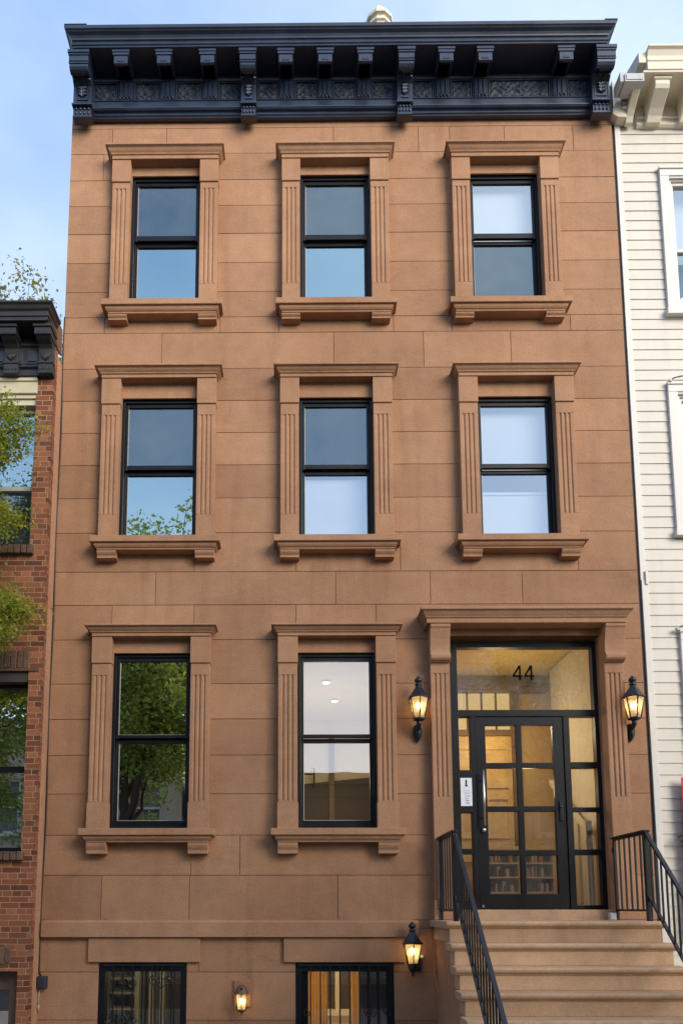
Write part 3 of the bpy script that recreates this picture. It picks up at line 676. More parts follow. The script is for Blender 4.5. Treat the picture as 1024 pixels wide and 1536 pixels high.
# ================================================================== STOOP
SX0, SX1, ST, TR, RI, LY = 1.275, 3.20, 1.463, .195, .185, -.86
stp = thing('stone_stoop', 'brownstone front steps with rounded nosings climbing to the black door', 'steps', (2.2, -1.6, .03))
def nosing(yf, yb, zt, x0, x1, par, nm):
    pr = [(yb, zt), (yf + .012, zt), (yf + .003, zt - .006), (yf - .002, zt - .02), (yf + .002, zt - .036), (yf + .012, zt - .046), (yf + .024, zt - .05), (yf + .026, zt - .06), (yf + .034, zt - .064), (yb, zt - .064)]
    q = MB(); q.prism(pr, x0, x1, 'x', tone=rnd.random())
    q.box(x0 + .035, x1 - .035, yf + .036, yb - .002, zt - RI, zt - .064, rnd.random())
    return q.build(nm, 'step', par, .003, seg=1)
nosing(LY, -.001, ST, SX0, SX1, stp, 'landing')
for k in range(1, 8):
    yf = LY - TR * k
    nosing(yf, yf + TR + .05, ST - RI * k, SX0 - .002 * k, SX1 + .002 * k, stp, 'step')
q = MB()
q.prism([(-.002, .03), (-.002, ST - RI - .002), (LY + .05, ST - RI - .002), (LY - TR * 6 + .05, .16), (LY - TR * 6 + .05, .03)], SX0 + .055, SX1 - .055, 'x')
q.build('side_wall', 'stone', stp)

def railing(x, lab, name='stair_railing'):
    t_ = thing(name, lab, 'railing', (x, -1.6, ST), 'iron stoop railings')
    sl = RI / TR; yw, yn = -.135, LY + .045; zt = 2.262; ye = LY - TR * 7 - .42
    q = MB(); q.box(x - .03, x + .03, yn - .03, yw + .03, zt - .012, zt + .01); q.box(x - .02, x + .02, yn - .0, yw, zt - .03, zt - .012); q.build('landing_rail', 'iron', t_, .004)
    q = MB(); q.box(x - .012, x + .012, yn, yw, ST + .085, ST + .105); q.build('lower_landing_rail', 'iron', t_, .002)
    for y, w in ((yn, .022), (yw, .014)):
        MB().box(x - w, x + w, y - w, y + w, ST, zt - .03).build('post', 'iron', t_, .003)
    for i in range(1, 6):
        y = yn + (yw - yn) * i / 6
        MB().box(x - .0068, x + .0068, y - .0068, y + .0068, ST + .105, zt - .03).build('baluster', 'iron', t_)
    def zr(y): return zt - (yn - y) * sl
    q = MB(); d = .022
    P = [(yn - .02, zr(yn) - .01), (ye, zr(ye))]
    q.prism([(P[0][0], P[0][1] + .004), (P[1][0], P[1][1] + .004), (P[1][0], P[1][1] - .02), (P[0][0], P[0][1] - .02)], x - .019, x + .019, 'x')
    q.prism([(P[0][0], P[0][1] - .02), (P[1][0], P[1][1] - .02), (P[1][0], P[1][1] - .034), (P[0][0], P[0][1] - .034)], x - .016, x + .016, 'x')
    q.build('handrail', 'iron', t_, .007, seg=3)
    lo = .585
    q = MB(); q.prism([(yn - .022, zr(yn) - lo + .012), (ye, zr(ye) - lo + .012), (ye, zr(ye) - lo - .016), (yn - .022, zr(yn) - lo - .016)], x - .015, x + .015, 'x'); q.build('lower_rail', 'iron', t_, .004)
    n = 20
    for i in range(1, n + 1):
        y = yn + (ye - yn) * i / (n + 1)
        MB().box(x - .0068, x + .0068, y - .0068, y + .0068, zr(y) - lo + .005, zr(y) - .04).build('baluster', 'iron', t_)
    MB().box(x - .022, x + .022, ye - .022, ye + .022, .05, zr(ye) + .03).build('post', 'iron', t_, .003)
    q = MB(); pts = [(x, yw, zt - .09)] + [(x, yw + .03 + .03 * math.sin(a), zt - .12 + .035 * math.cos(a)) for a in [i * .5 for i in range(8)]]
    q.tube(pts, .005, 6); q.build('wall_bracket', 'iron', t_)
    return t_
railing(1.372, 'black iron railing on the left side of the stone steps')
railing(3.075, 'black iron railing on the right side of the steps, by the white house')

# ================================================================== LANTERNS
def lantern(loc, lab, s=1.0, tail=True, watts=3.2):
    X, Y, Z = loc     # point on the wall at the middle of the glass
    t_ = thing('wall_lantern', lab, 'lantern', (X, Y, Z), 'black coach lanterns')
    yc = Y - .135
    def W(x, y, z): return (X + x * s, yc + y * s, Z + z * s)
    C0 = (X, yc, Z)
    rot = R(30)
    # roof
    q = MB(); q.lathe(C0, [(.118 * s, .098 * s), (.121 * s, .104 * s), (.116 * s, .114 * s), (.098 * s, .128 * s), (.07 * s, .168 * s), (.045 * s, .205 * s), (.032 * s, .225 * s), (.03 * s, .235 * s)], 6, smooth=False, rot=rot)
    roof = q.build('lantern_roof', 'iron', t_, .003)
    q = MB(); q.lathe(C0, [(.03 * s, .232 * s), (.038 * s, .24 * s), (.036 * s, .25 * s), (.024 * s, .256 * s), (.022 * s, .266 * s), (.036 * s, .276 * s), (.041 * s, .292 * s), (.034 * s, .308 * s), (.018 * s, .32 * s), (.008 * s, .335 * s), (.002 * s, .34 * s)], 14); q.build('finial', 'iron', roof)
    # cage
    q = MB()
    for k in range(6):
        a = rot + k * math.pi / 3
        q.tube([W(.104 * math.cos(a), .104 * math.sin(a), .1), W(.06 * math.cos(a), .06 * math.sin(a), -.112)], .0062 * s, 6)
    q.lathe(C0, [(.03 * s, -.135 * s), (.05 * s, -.13 * s), (.066 * s, -.122 * s), (.068 * s, -.112 * s), (.062 * s, -.105 * s), (.02 * s, -.104 * s)], 6, smooth=False, rot=rot)
    q.build('cage', 'iron', t_)
    q = MB()
    for k in range(6):
        a0, a1 = rot + k * math.pi / 3, rot + (k + 1) * math.pi / 3
        q.poly([W(.057 * math.cos(a0), .057 * math.sin(a0), -.108), W(.057 * math.cos(a1), .057 * math.sin(a1), -.108), W(.1 * math.cos(a1), .1 * math.sin(a1), .098), W(.1 * math.cos(a0), .1 * math.sin(a0), .098)])
    q.build('glass', 'amber', t_, recalc=False)
    q = MB(); q.lathe((X, yc, Z + .02 * s), [(.002, -.034 * s), (.014 * s, -.032 * s), (.026 * s, -.012 * s), (.03 * s, .008 * s), (.024 * s, .026 * s), (.01 * s, .036 * s), (.002, .037 * s)], 14); q.build('bulb', 'bulb', t_)
    q = MB(); q.lathe((X, yc, Z), [(.012 * s, -.105 * s), (.012 * s, -.02 * s)], 10); q.build('candle_socket', 'iron', t_)
    lamp('lamp', (X, yc - .0, Z + .02 * s), watts, (1, .62, .24), t_, .03)
    # arm and backplate
    q = MB()
    if tail:
        q.tube([W(0, 0, -.13), W(0, .012, -.165), W(0, .05, -.20), W(0, .1, -.215), W(0, .15, -.20)], [.028 * s, .026 * s, .022 * s, .02 * s, .02 * s], 10)
        q.build('arm', 'iron', t_)
        q = MB(); n = 20; pr = []
        for i in range(n):
            a = i / n * 2 * math.pi; r_ = .055; zz = math.cos(a); xx = math.sin(a)
            pr.append((X + xx * .05 * s * (1 if zz > -.2 else 1 - .35 * (-.2 - zz)), Z - .225 * s + (zz * .085 if zz > 0 else zz * .105) * s))
        q.prism(pr, Y - .03, Y - .001, 'y'); q.lathe((X, Y - .035, Z - .22 * s), [(.002, -.1 * s), (.022 * s, -.07 * s), (.036 * s, 0), (.026 * s, .06 * s), (.002, .08 * s)], 12)
        q.build('backplate', 'iron', t_, .006)
    else:
        q.lathe(C0, [(.06 * s, -.13 * s), (.05 * s, -.15 * s), (.03 * s, -.19 * s), (.012 * s, -.21 * s), (.012 * s, -.235 * s), (.003 * s, -.245 * s)], 8)
        q.tube([W(.03, .02, -.15), W(.055, .08, -.16), W(.07, .15, -.12)], [.02 * s, .018 * s, .02 * s], 8); q.build('arm', 'iron', t_)
        q = MB(); q.box(X + .03 * s, X + .11 * s, Y - .03, Y - .001, Z - .2 * s, Z - .02 * s); q.build('backplate', 'iron', t_, .01)
        MB().lathe((X + .11 * s, Y - .06, Z - .035), [(.002, -.016), (.014, -.01), (.016, 0), (.012, .012), (.002, .016)], 10).build('sensor', 'shadewhite', t_)
    return t_
lantern((1.190, 0, 3.575), 'glowing black lantern on the brownstone left of the door surround', .98)
lantern((3.342, 0, 3.575), 'glowing black lantern on the brownstone right of the door surround', .98)
lantern((1.078, -.02, 1.145), 'glowing black lantern low on the wall beside the stone steps', .9, False, 2.6)
# bronze sconce
t_ = thing('wall_sconce', 'small bronze lantern glowing on a copper plate between the basement windows', 'lantern', (-.57, 0, .7))
MB().box(-.652, -.488, -.022, -.001, .622, .878).build('backplate', 'bronzeplate', t_, .004)
C0 = (-.57, -.085, .70)
q = MB(); q.lathe(C0, [(.074, .055), (.078, .06), (.07, .068), (.058, .085), (.05, .105), (.036, .125), (.02, .138), (.003, .142)], 16); rf = q.build('lantern_roof', 'bronze', t_)
MB().lathe((-.57, -.118, .80), [(.002, -.012), (.02, -.008), (.022, .004), (.012, .014), (.002, .016)], 10).build('keyhole', 'number', rf)
q = MB()
for k in range(6):
    a = R(30) + k * math.pi / 3; q.tube([(-.57 + .062 * math.cos(a), -.085 + .062 * math.sin(a), .757), (-.57 + .046 * math.cos(a), -.085 + .046 * math.sin(a), .605)], .0048, 6)
q.lathe(C0, [(.003, -.145), (.008, -.138), (.006, -.128), (.018, -.12), (.04, -.105), (.053, -.098), (.05, -.09)], 14); q.tube([(-.57, -.05, .78), (-.57, -.01, .78)], .02, 10); q.build('cage', 'bronze', t_)
q = MB()
for k in range(12):
    a0, a1 = k * math.pi / 6, (k + 1) * math.pi / 6
    q.poly([(-.57 + .043 * math.cos(a0), -.085 + .043 * math.sin(a0), .61), (-.57 + .043 * math.cos(a1), -.085 + .043 * math.sin(a1), .61), (-.57 + .058 * math.cos(a1), -.085 + .058 * math.sin(a1), .755), (-.57 + .058 * math.cos(a0), -.085 + .058 * math.sin(a0), .755)])
q.build('glass', 'amber', t_, recalc=False)
MB().lathe((-.57, -.085, .685), [(.002, -.03), (.02, -.018), (.024, .005), (.016, .024), (.002, .03)], 14).build('bulb', 'bulb', t_)
lamp('lamp', (-.57, -.085, .685), 2, (1, .62, .24), t_, .025)

# cables and boxes on the seam
ub = thing('utility_box', 'small dark utility box where brick house and brownstone meet', 'utility box', (-2.53, -.03, .8))
MB().box(-2.572, -2.482, -.075, -.002, .80, .918).build('body', 'bluegrey', ub, .008); MB().box(-2.565, -2.489, -.083, -.0755, .807, .911).build('lid', 'bluegrey', ub, .004)
q = MB(); pts = []; zz = 8.0
while zz > .92: pts.append((-2.567 + .006 * math.sin(zz * 3.1), -.018 - .004 * math.sin(zz * 1.7), zz)); zz -= .22
pts.append((-2.545, -.02, .91)); q.tube(pts, .008, 6); tag(q.build('seam_cable', 'cable', None), 'thin black cable running down the seam beside the brick house', 'cable')
q = MB(); q.tube([(-2.55, -.03, .80), (-2.562, -.025, .70), (-2.558, -.025, .64)], .005, 6); q.tube([(-2.558, -.025, .64), (-2.56, -.025, .62), (-2.556, -.025, .585)], [.009, .012, .006], 8); tag(q.build('cable_end', 'wire', None), 'short pale cable tail hanging below the dark utility box', 'cable')
q = MB(); pts = [(1.30, -.06, 1.28), (1.30, -.09, .98)]
for i in range(15):
    a = i / 14 * 2 * math.pi; pts.append((1.285 + .02 * (1 - math.cos(a)) * (1.2 if i < 9 else .8), -.11, .85 + .11 * math.cos(a) + .02))
q.tube(pts, .0025, 5); tag(q.build('wire_loop', 'wire', None), 'thin pale wire loop dangling beside the left flank of the stoop', 'wire')
eb = thing('outlet_box', 'little grey electrical box on the landing by the right railing', 'utility box', (3.0, -.15, ST))
MB().box(2.975, 3.04, -.19, -.14, ST + .001, ST + .07).build('body', 'zinc', eb, .005); MB().box(2.985, 3.03, -.197, -.1905, ST + .012, ST + .058).build('lid', 'zinc', eb, .002)

# ================================================================== BRICK HOUSE (left)
bh = thing('brick_house', 'red brick row house with charcoal cornice at the left edge', 'house', (-4.5, -.28, 0))
BX1, BY = -2.578, -.28; BX0 = -7.0
holes = [(-4.0, -2.745, 5.20, 7.2), (-4.0, -2.70, 2.095, 3.93), (-4.0, -2.685, .05, .985)]
segs = [(BX0, BX1, .03, 7.35)]
for h_ in holes: segs = rect_sub(segs, h_)
q = MB()
xs = sorted({v for s_ in segs for v in s_[:2]})
for (a, b, c_, d) in segs: q.box(a, b, BY, BY + .25, c_, d)
q.box(BX1 - .25, BX1 - .0, BY + .25, 8, .03, 7.35, .5); q.box(BX0, BX1 - .25, 7.8, 8, .03, 7.35)
q.build('wall', 'brick', bh, recalc=False)
# stuccoed party wall end that shows beside the brownstone
MB().box(BX1 + .0005, BX1 + .004, BY + .10, -.004, .03, 7.42).build('party_wall_end', 'stucco', bh)
q = MB(); z = .05
while z < 7.4:
    q.box(BX1 + .0005, BX1 + .007, BY + .001, BY + .095, z, z + .047, rnd.random()); z += .0565
q.build('brick_returns', 'brick', bh)
MB().box(BX0, BX1 - .01, BY + .05, 8, 7.36, 7.45).build('roof', 'tar', bh)
# windows
def bwin(x1, z0, z1, mr, fm, gm, y=BY + .1, w=1.15, fw=.04):
    x0 = x1 - w; q = MB()
    q.box(x0, x0 + fw, y, y + .1, z0, z1); q.box(x1 - fw, x1, y, y + .1, z0, z1); q.box(x0 + fw, x1 - fw, y, y + .1, z1 - fw, z1); q.box(x0 + fw, x1 - fw, y, y + .1, z0, z0 + fw); q.box(x0 + fw, x1 - fw, y + .01, y + .09, mr - .025, mr + .025)
    wn = q.build('window', fm, bh, .003)
    for za, zb, yy in ((mr, z1 - fw, y + .03), (z0 + fw, mr, y + .06)):
        p_ = MB(); p_.poly([(x0 + fw, yy, za), (x1 - fw, yy, za), (x1 - fw, yy, zb), (x0 + fw, yy, zb)]); p_.build('pane', gm if za >= mr else ('glass_dim' if gm == 'glass_bright' else gm), wn, recalc=False)
    MB().box(x0, x1, y + .45, y + .5, z0, z1).build('dark_backing', 'sheetgrey' if gm != 'glass_tree' else 'darkwood', wn)  # dark sheet painted in for the unlit room behind the panes
    return wn
w1 = bwin(-2.748, 5.235, 6.80, 5.92, 'palegreen', 'glass_bright')
q = MB(); q.box(-4.0, -2.735, BY - .005, BY + .08, 6.905, 7.045); q.box(-4.0, -2.735, BY - .02, BY + .08, 7.045, 7.13); q.box(-4.0, -2.74, BY + .01, BY + .1, 6.865, 6.905); q.box(-4.0, -2.75, BY + .03, BY + .1, 6.80, 6.865); q.box(-4.0, -2.738, BY - .012, BY - .0055, 6.91, 6.925)
q.build('head_board', 'woodtrim', w1, .003)
w2 = bwin(-2.70, 2.13, 3.82, 2.955, 'black', 'glass_tree')
MB().box(-4.0, -2.70, BY + .02, BY + .09, 3.82, 3.93).build('head_board', 'darkwood', w2)
def rowlock(x0, x1, z0, z1, yo, par, nm, horizontal=True):
    q = MB(); x = x1
    while x > x0:
        q.box(x - .056 + rnd.uniform(-.003, .003), x, BY - yo - rnd.uniform(0, .006), BY + .1, z0 + rnd.uniform(0, .008), z1 - rnd.uniform(0, .006), rnd.random()); x -= .064
    q.build(nm, 'rowlock', par, .006, seg=1)
rowlock(-4.0, -2.70, 5.135, 5.232, .05, w1, 'sill'); rowlock(-4.0, -2.67, 2.03, 2.125, .05, w2, 'sill'); rowlock(-4.0, -2.70, 3.95, 4.14, .006, w2, 'soldier_course'); 
MB().box(-4.0, -2.60, BY - .012, BY + .05, 3.925, 3.95).build('lintel_strip', 'rowlock', w2)
bd = MB(); bd.box(-2.80, -2.687, BY + .12, BY + .2, .05, .983); bd.box(-4, -2.80, BY + .14, BY + .2, .80, .983)
bdo = bd.build('basement_door', 'midwood', bh, .003); p_ = MB(); p_.poly([(-4, BY + .18, .05), (-2.80, BY + .18, .05), (-2.80, BY + .18, .80), (-4, BY + .18, .80)]); p_.build('pane', 'glass_tree', bdo, recalc=False); MB().box(-4, -2.8, BY + .4, BY + .45, .05, .8).build('dark_hall', 'darkwood', bdo)  # dark sheet stands in for the shade of the hall
rowlock(-4.0, -2.76, 1.05, 1.215, .006, bdo, 'soldier_course')
# cornice
q = MB(); e = -2.585
q.crown([(.0, 7.085), (.04, 7.085), (.04, 7.11), (.03, 7.115), (.03, 7.16), (.055, 7.175), (.055, 7.19), (.04, 7.195), (.04, 7.40), (.06, 7.41), (.06, 7.43)], -8, e, .04, yb=BY)
q.crown([(.22, 7.545), (.25, 7.545), (.25, 7.575), (.262, 7.58), (.262, 7.60), (.25, 7.605), (.25, 7.64), (.27, 7.655), (.285, 7.685), (.305, 7.70), (.305, 7.718), (.0, 7.76)], -8, e + .015, .25, yb=BY)
q.box(-8, e, BY - .26, BY + .1, 7.53, 7.545); q.box(-8, e - .05, BY - .03, BY + .2, 7.40, 7.74)
bc = q.build('cornice', 'greycornice', bh, .003, seg=1)
q = MB(); q.prism([(BY - .27, 7.755), (BY + .2, 7.80), (BY + .2, 7.50), (BY + .08, 7.47)], e + .001, BX1 + .012, 'x'); q.build('end_flashing', 'midwood', bc)
for xc in (-2.632, -2.99, -3.4):
    q = MB(); w = .165; x0, x1 = xc - w / 2, xc + w / 2
    q.box(x0 - .012, x1 + .012, BY - .23, BY - .03, 7.495, 7.53); q.box(x0, x1, BY - .215, BY - .03, 7.42, 7.495)
    for i in range(4): q.box(x0 + .03 + i * .027, x0 + .048 + i * .027, BY - .219, BY - .214, 7.435, 7.452)
    q.prism([(BY - .03, 7.42), (BY - .2, 7.42), (BY - .17, 7.40), (BY - .12, 7.38), (BY - .09, 7.35), (BY - .085, 7.33), (BY - .085, 7.20), (BY - .03, 7.20)], x0 + .01, x1 - .01, 'x')
    q.box(x0, x1, BY - .1, BY - .03, 7.185, 7.2); q.box(x0 + .008, x1 - .008, BY - .09, BY - .0, 7.08, 7.185)
    for i in range(4): q.lathe((x0 + .03 + i * .035, BY - .092, 7.13), [(.002, -.025), (.012, 0), (.002, .025)], 6)
    for a in (-1, -.5, 0, .5, 1): q.tube([(xc, BY - .088, 7.22), (xc + a * .03, BY - .1, 7.26), (xc + a * .055, BY - .088, 7.31)], [.005, .011, .004], 6)
    q.build('bracket', 'greycornice', bc, .003, seg=1)
for x0, x1, mt in ((-2.855, -2.72, 'bluegrey'), (-3.30, -2.885, 'bluegrey')):
    q = MB(); q.box(x0, x1, BY - .048, BY - .04, 7.21, 7.385); q.box(x0 + .022, x1 - .022, BY - .058, BY - .0475, 7.232, 7.363); q.build('frieze_panel', mt, bc, .003, seg=1)

# ================================================================== CLAPBOARD HOUSE (right)
wh = thing('clapboard_house', 'ivory clapboard house with bracketed cream cornice at the right edge', 'house', (5, .05, 0))
WY = .05; WX0, WX1 = 3.625, 8.5
wholes = [(4.02, 5.1, 8.0, 9.80), (3.96, 5.1, 5.44, 7.20), (3.925, 5.1, 2.2, 4.43)]
q = MB(); z = .03; ex = .1205
while z < 10.62:
    segs = [(WX0, WX1, z, z + ex)]
    for h_ in wholes: segs = rect_sub(segs, h_)
    for (a, b, c_, d) in segs:
        if d - c_ < .002: continue
        f0 = (c_ - z) / ex; f1 = (d - z) / ex
        o0, o1 = .013 - .009 * f0, .013 - .009 * f1
        q.prism([(WY, c_), (WY - o0, c_), (WY - o1, d), (WY, d)], a, b, 'x', .5 + .3 * rnd.uniform(-1, 1))
    z += ex
q.build('siding', 'siding', wh, recalc=True)
segs = [(WX0, WX1, .03, 10.7)]
for h_ in wholes: segs = rect_sub(segs, h_)
q = MB()
for (a, b, c_, d) in segs: q.box(a, b, WY + .001, WY + .1, c_, d)
q.box(WX0, WX0 + .1, WY + .1, 8, .03, 10.7); q.box(WX0, WX1, 8, 8.1, .03, 10.7); q.build('backing_wall', 'siding', wh)
MB().box(WX0, WX1, WY + .1, 8, 10.7, 10.8).build('roof', 'tar', wh)
q = MB(); q.box(3.562, 3.628, WY - .035, WY + .02, .03, 4.98); q.box(3.556, 3.618, WY - .03, WY + .02, 4.98, 10.95); q.box(3.60, 3.628, WY - .05, WY - .036, 4.93, 5.08); q.build('corner_board', 'white', wh, .004)
MB().box(3.517, 3.556, .04, .06, .03, 10.9).build('seam_filler', 'cable', wh)
def wwin(x0, z0, z1, mr, gm):
    x1 = x0 + 1.15; q = MB(); y = WY
    q.box(x0, x0 + .10, y - .045, y + .06, z0 + .075, z1 - .10); q.box(x1 - .1, x1, y - .045, y + .06, z0 + .075, z1 - .1)
    q.box(x0, x1, y - .047, y + .06, z1 - .10, z1); q.box(x0 - .01, x1 + .01, y - .06, y + .06, z1 - .02, z1 + .012)
    q.box(x0 - .02, x1 + .02, y - .075, y + .06, z0, z0 + .075)
    q.box(x0 + .1, x0 + .135, y - .01, y + .08, z0 + .075, z1 - .1); q.box(x0 + .135, x1 - .1, y - .01, y + .08, z1 - .14, z1 - .1); q.box(x0 + .1, x1 - .1, y - .035, y - .0105, z1 - .122, z1 - .1)
    q.box(x0 + .135, x0 + .165, y + .01, y + .06, z0 + .075, z1 - .14); q.box(x0 + .165, x1 - .1, y + .01, y + .06, mr - .02, mr + .02); q.box(x0 + .165, x1 - .1, y + .01, y + .06, z1 - .175, z1 - .14); q.box(x0 + .165, x1 - .1, y + .01, y + .06, z0 + .075, z0 + .115)
    wn = q.build('window', 'white', wh, .004)
    for za, zb, m_ in ((mr, z1 - .175, 'glass_shade'), (z0 + .115, mr, gm)):
        p_ = MB(); p_.poly([(x0 + .165, y + .04, za), (x1 - .1, y + .04, za), (x1 - .1, y + .04, zb), (x0 + .165, y + .04, zb)]); p_.build('pane', m_, wn, recalc=False)
    MB().box(x0 + .14, x1 - .1, y + .2, y + .21, mr, z1 - .1).build('shade', 'shadewhite', wn); MB().box(x0 + .14, x1 - .1, y + .3, y + .31, z0, mr).build('dark_room', 'sheetgrey', wn)  # lower grey sheet stands in for the unlit room
wwin(4.022, 8.0, 9.81, 8.83, 'glass_dim'); wwin(3.962, 5.455, 7.20, 6.3, 'glass_dim'); wwin(3.925, 2.2, 4.43, 3.4, 'glass_dim')
# cornice of the clapboard house
q = MB()
q.prism([(WY, 10.33), (WY - .03, 10.33), (WY - .055, 10.35), (WY - .055, 10.37), (WY - .04, 10.375), (WY - .04, 10.41), (WY - .07, 10.415), (WY - .07, 10.43), (WY, 10.43)], 3.80, WX1, 'x')
q.prism([(WY, 10.43), (WY - .02, 10.43), (WY - .02, 10.60), (WY - .06, 10.61), (WY - .06, 10.64), (WY, 10.64)], 3.80, WX1, 'x')
q.box(3.74, WX1, WY - .38, WY, 10.615, 10.64)
q.prism([(WY, 10.64), (WY - .39, 10.64), (WY - .39, 10.735), (WY - .40, 10.74), (WY - .40, 10.755), (WY - .39, 10.76), (WY - .395, 10.80), (WY - .42, 10.85), (WY - .445, 10.865), (WY - .445, 10.885), (WY, 10.93)], 3.785, WX1, 'x')
wc = q.build('cornice', 'cream', wh, .004, seg=1)
q = MB(); q.prism([(WY - .38, 10.735), (WY - .38, 10.86), (WY - .1, 10.97), (WY + .6, 11.1), (WY + .6, 10.735)], 3.70, 3.784, 'x'); q.build('return_end', 'cream', wc, .003)
q = MB(); q.box(3.535, 3.745, WY - .385, WY - .2, 10.50, 10.60); q.box(3.55, 3.73, WY - .392, WY - .386, 10.516, 10.584); q.box(3.49, 3.534, WY - .37, WY - .2, 10.515, 10.63); q.build('gutter_end', 'zinc', wc, .004)
q = MB(); q.prism([(3.56, 10.36), (3.50, 10.40), (3.505, 10.47), (3.535, 10.535), (3.57, 10.61), (3.655, 10.61), (3.655, 10.36)], WY - .13, WY - .022, 'y')
for zz in (10.44, 10.50, 10.56): q.box(3.60, 3.655, WY - .16, WY - .13, zz, zz + .02)
q.build('gutter_boot', 'cream', wc, .006)
def wbr(x0, x1, end=False):
    q = MB()
    q.prism([(WY - .04, 10.61), (WY - .33, 10.61), (WY - .33, 10.535), (WY - .31, 10.50), (WY - .24, 10.46), (WY - .17, 10.42), (WY - .12, 10.38), (WY - .085, 10.33), (WY - .04, 10.33)], x0, x1, 'x')
    q.box(x0 - .018, x1 + .018, WY - .345, WY - .04, 10.585, 10.614)
    q.build('bracket', 'cream', wc, .005, seg=1)
wbr(3.655, 3.735); wbr(3.89, 4.05); wbr(4.26, 4.42); wbr(4.63, 4.79)
# cables above the clapboard windows
for z0, xx, lab in ((7.235, 3.98, 'thin black cable over the middle window of the ivory house'), (4.46, 3.89, 'black cable with a pale clip over the lowest ivory house window')):
    t_ = thing('window_cable', lab, 'cable', (xx, WY - .06, z0))
    MB().tube([(xx, WY - .06, z0 - .02), (xx + .04, WY - .07, z0 + .005), (xx + .12, WY - .07, z0 + .025), (xx + .3, WY - .07, z0 + .035), (xx + .9, WY - .07, z0 + .03)], .0065, 6).build('lead', 'cable', t_)
    MB().box(xx - .012, xx + .016, WY - .075, WY - .03, z0 - .035, z0 - .005).build('clip', 'zinc', t_, .003)
# red banner at the very edge
rb = thing('red_banner', 'red cloth banner on a small bracket, cut by the right edge of the photo', 'banner', (4.0, WY - .1, 2.0))
q = MB(); n = 20
top = [(3.815 + .5 * i / n, WY - .09 + .012 * math.sin(i * 1.1)) for i in range(n + 1)]
q.prism(top + [(x, y - .004) for x, y in reversed(top)], 1.25, 2.88, 'z', smooth=True); q.build('cloth', 'red', rb)
q = MB(); q.tube([(3.79, WY - .02, 2.29), (3.79, WY - .11, 2.29), (4.3, WY - .115, 2.30)], .009, 8); q.lathe((3.79, WY - .11, 2.25), [(.002, -.03), (.02, -.015), (.022, .015), (.002, .03)], 10); q.build('bracket', 'midwood', rb)

# ================================================================== TREES
def leaf_quads(q, centers, size, n_each, spread, rg, tone_fn, droop=.3):
    for c_ in centers:
        ct = tone_fn(c_)
        for _ in range(n_each):
            p = Vector(c_) + Vector((rg.gauss(0, spread), rg.gauss(0, spread), rg.gauss(0, spread * .75)))
            d = Vector((rg.gauss(0, 1), rg.gauss(0, 1), rg.gauss(-droop, .6))).normalized(); u = d.cross(Vector((rg.gauss(0, 1), rg.gauss(0, 1), rg.gauss(0, 1)))).normalized()
            L = size * rg.uniform(.7, 1.3); w = L * .28; nrm = d.cross(u)
            t_ = min(1, max(0, ct + rg.gauss(0, .18)))
            a, b = p, p + d * L; m = p + d * L * .45 + nrm * L * .08
            q.poly([a, m + u * w, b, m - u * w * .15], t_); q.poly([a, m - u * w * .15, b, m - u * w], t_)
def twig_path(a, b, rg, n=6, sag=.0, jit=.06):
    a, b = Vector(a), Vector(b); L = (b - a).length; pts = []
    for i in range(n + 1):
        t_ = i / n; p = a.lerp(b, t_); k = math.sin(math.pi * t_)
        p += Vector((rg.uniform(-1, 1), rg.uniform(-1, 1), rg.uniform(-1, 1))) * jit * L * k * .6; p.z += sag * k * L
        pts.append(p)
    return pts
def crown_tree(name, lab, cat, base, h, trunk_h, rx, ry, rz, n_limb, n_clump, n_leaf, lsize, mat, seed, tone0=.35, group=None, gap=1.0, trunk_r=.16):
    rg = random.Random(seed); t_ = thing(name, lab, cat, base, group)
    bx, by, bz = base; cz = bz + h - rz
    tr = MB(); top = Vector((bx + rg.uniform(-.2, .2), by + rg.uniform(-.2, .2), cz + rz * .4))
    tr.tube(twig_path((bx, by, bz), top, rg, 9, 0, .03), [trunk_r * (1 - .085 * i) for i in range(10)], 10)
    ends = []
    for i in range(n_limb):
        th = rg.uniform(0, 2 * math.pi); ph = rg.uniform(-.7, 1.2); r_ = rg.uniform(.6, 1.0)
        e = Vector((bx + rx * r_ * math.cos(th) * math.cos(ph), by + ry * r_ * math.sin(th) * math.cos(ph), cz + rz * r_ * math.sin(ph)))
        f = rg.uniform(.3, .85); s_ = Vector((bx, by, bz)).lerp(top, max(f, trunk_h / h)); 
        P = twig_path(s_, e, rg, 7, .08); tr.tube(P, [trunk_r * .34 * (1 - .12 * k) for k in range(8)], 6)
        ends += [P[-1], P[-2], P[-3].lerp(P[-4], .3)]
        for _ in range(3):
            e2 = e + Vector((rg.gauss(0, .32 * rx), rg.gauss(0, .32 * ry), rg.gauss(0, .26 * rz))); P2 = twig_path(P[rg.choice((4, 5, 6))], e2, rg, 4, .05); tr.tube(P2, [trunk_r * .1 * (1 - .18 * k) for k in range(5)], 5); ends += [P2[-1], P2[-2], P2[-3]]
    tr.build('trunk', 'bark', t_)
    rg.shuffle(ends); cs = []
    for i in range(n_clump):
        e = ends[i % len(ends)]; cs.append(e + Vector((rg.gauss(0, .2), rg.gauss(0, .2), rg.gauss(0, .17))) * gap)
    q = MB(); leaf_quads(q, cs, lsize, n_leaf, .17 * gap, rg, lambda c_: tone0 + rg.gauss(0, .16) + .25 * (c_.z - cz) / rz)  # higher leaves take the end colour; paints the roof tree's sunlit top
    q.build('crown', mat, t_, recalc=False)
    return t_
# tree over the brick house roof
crown_tree('roof_edge_tree', 'green and orange tree top rising behind the brick house cornice', 'tree', (-5.85, 6.5, .03), 13.3, 8, 1.35, 1.4, 3.2, 24, 600, 70, .09, 'leaf_sunlit', 5, .30, None, .9)
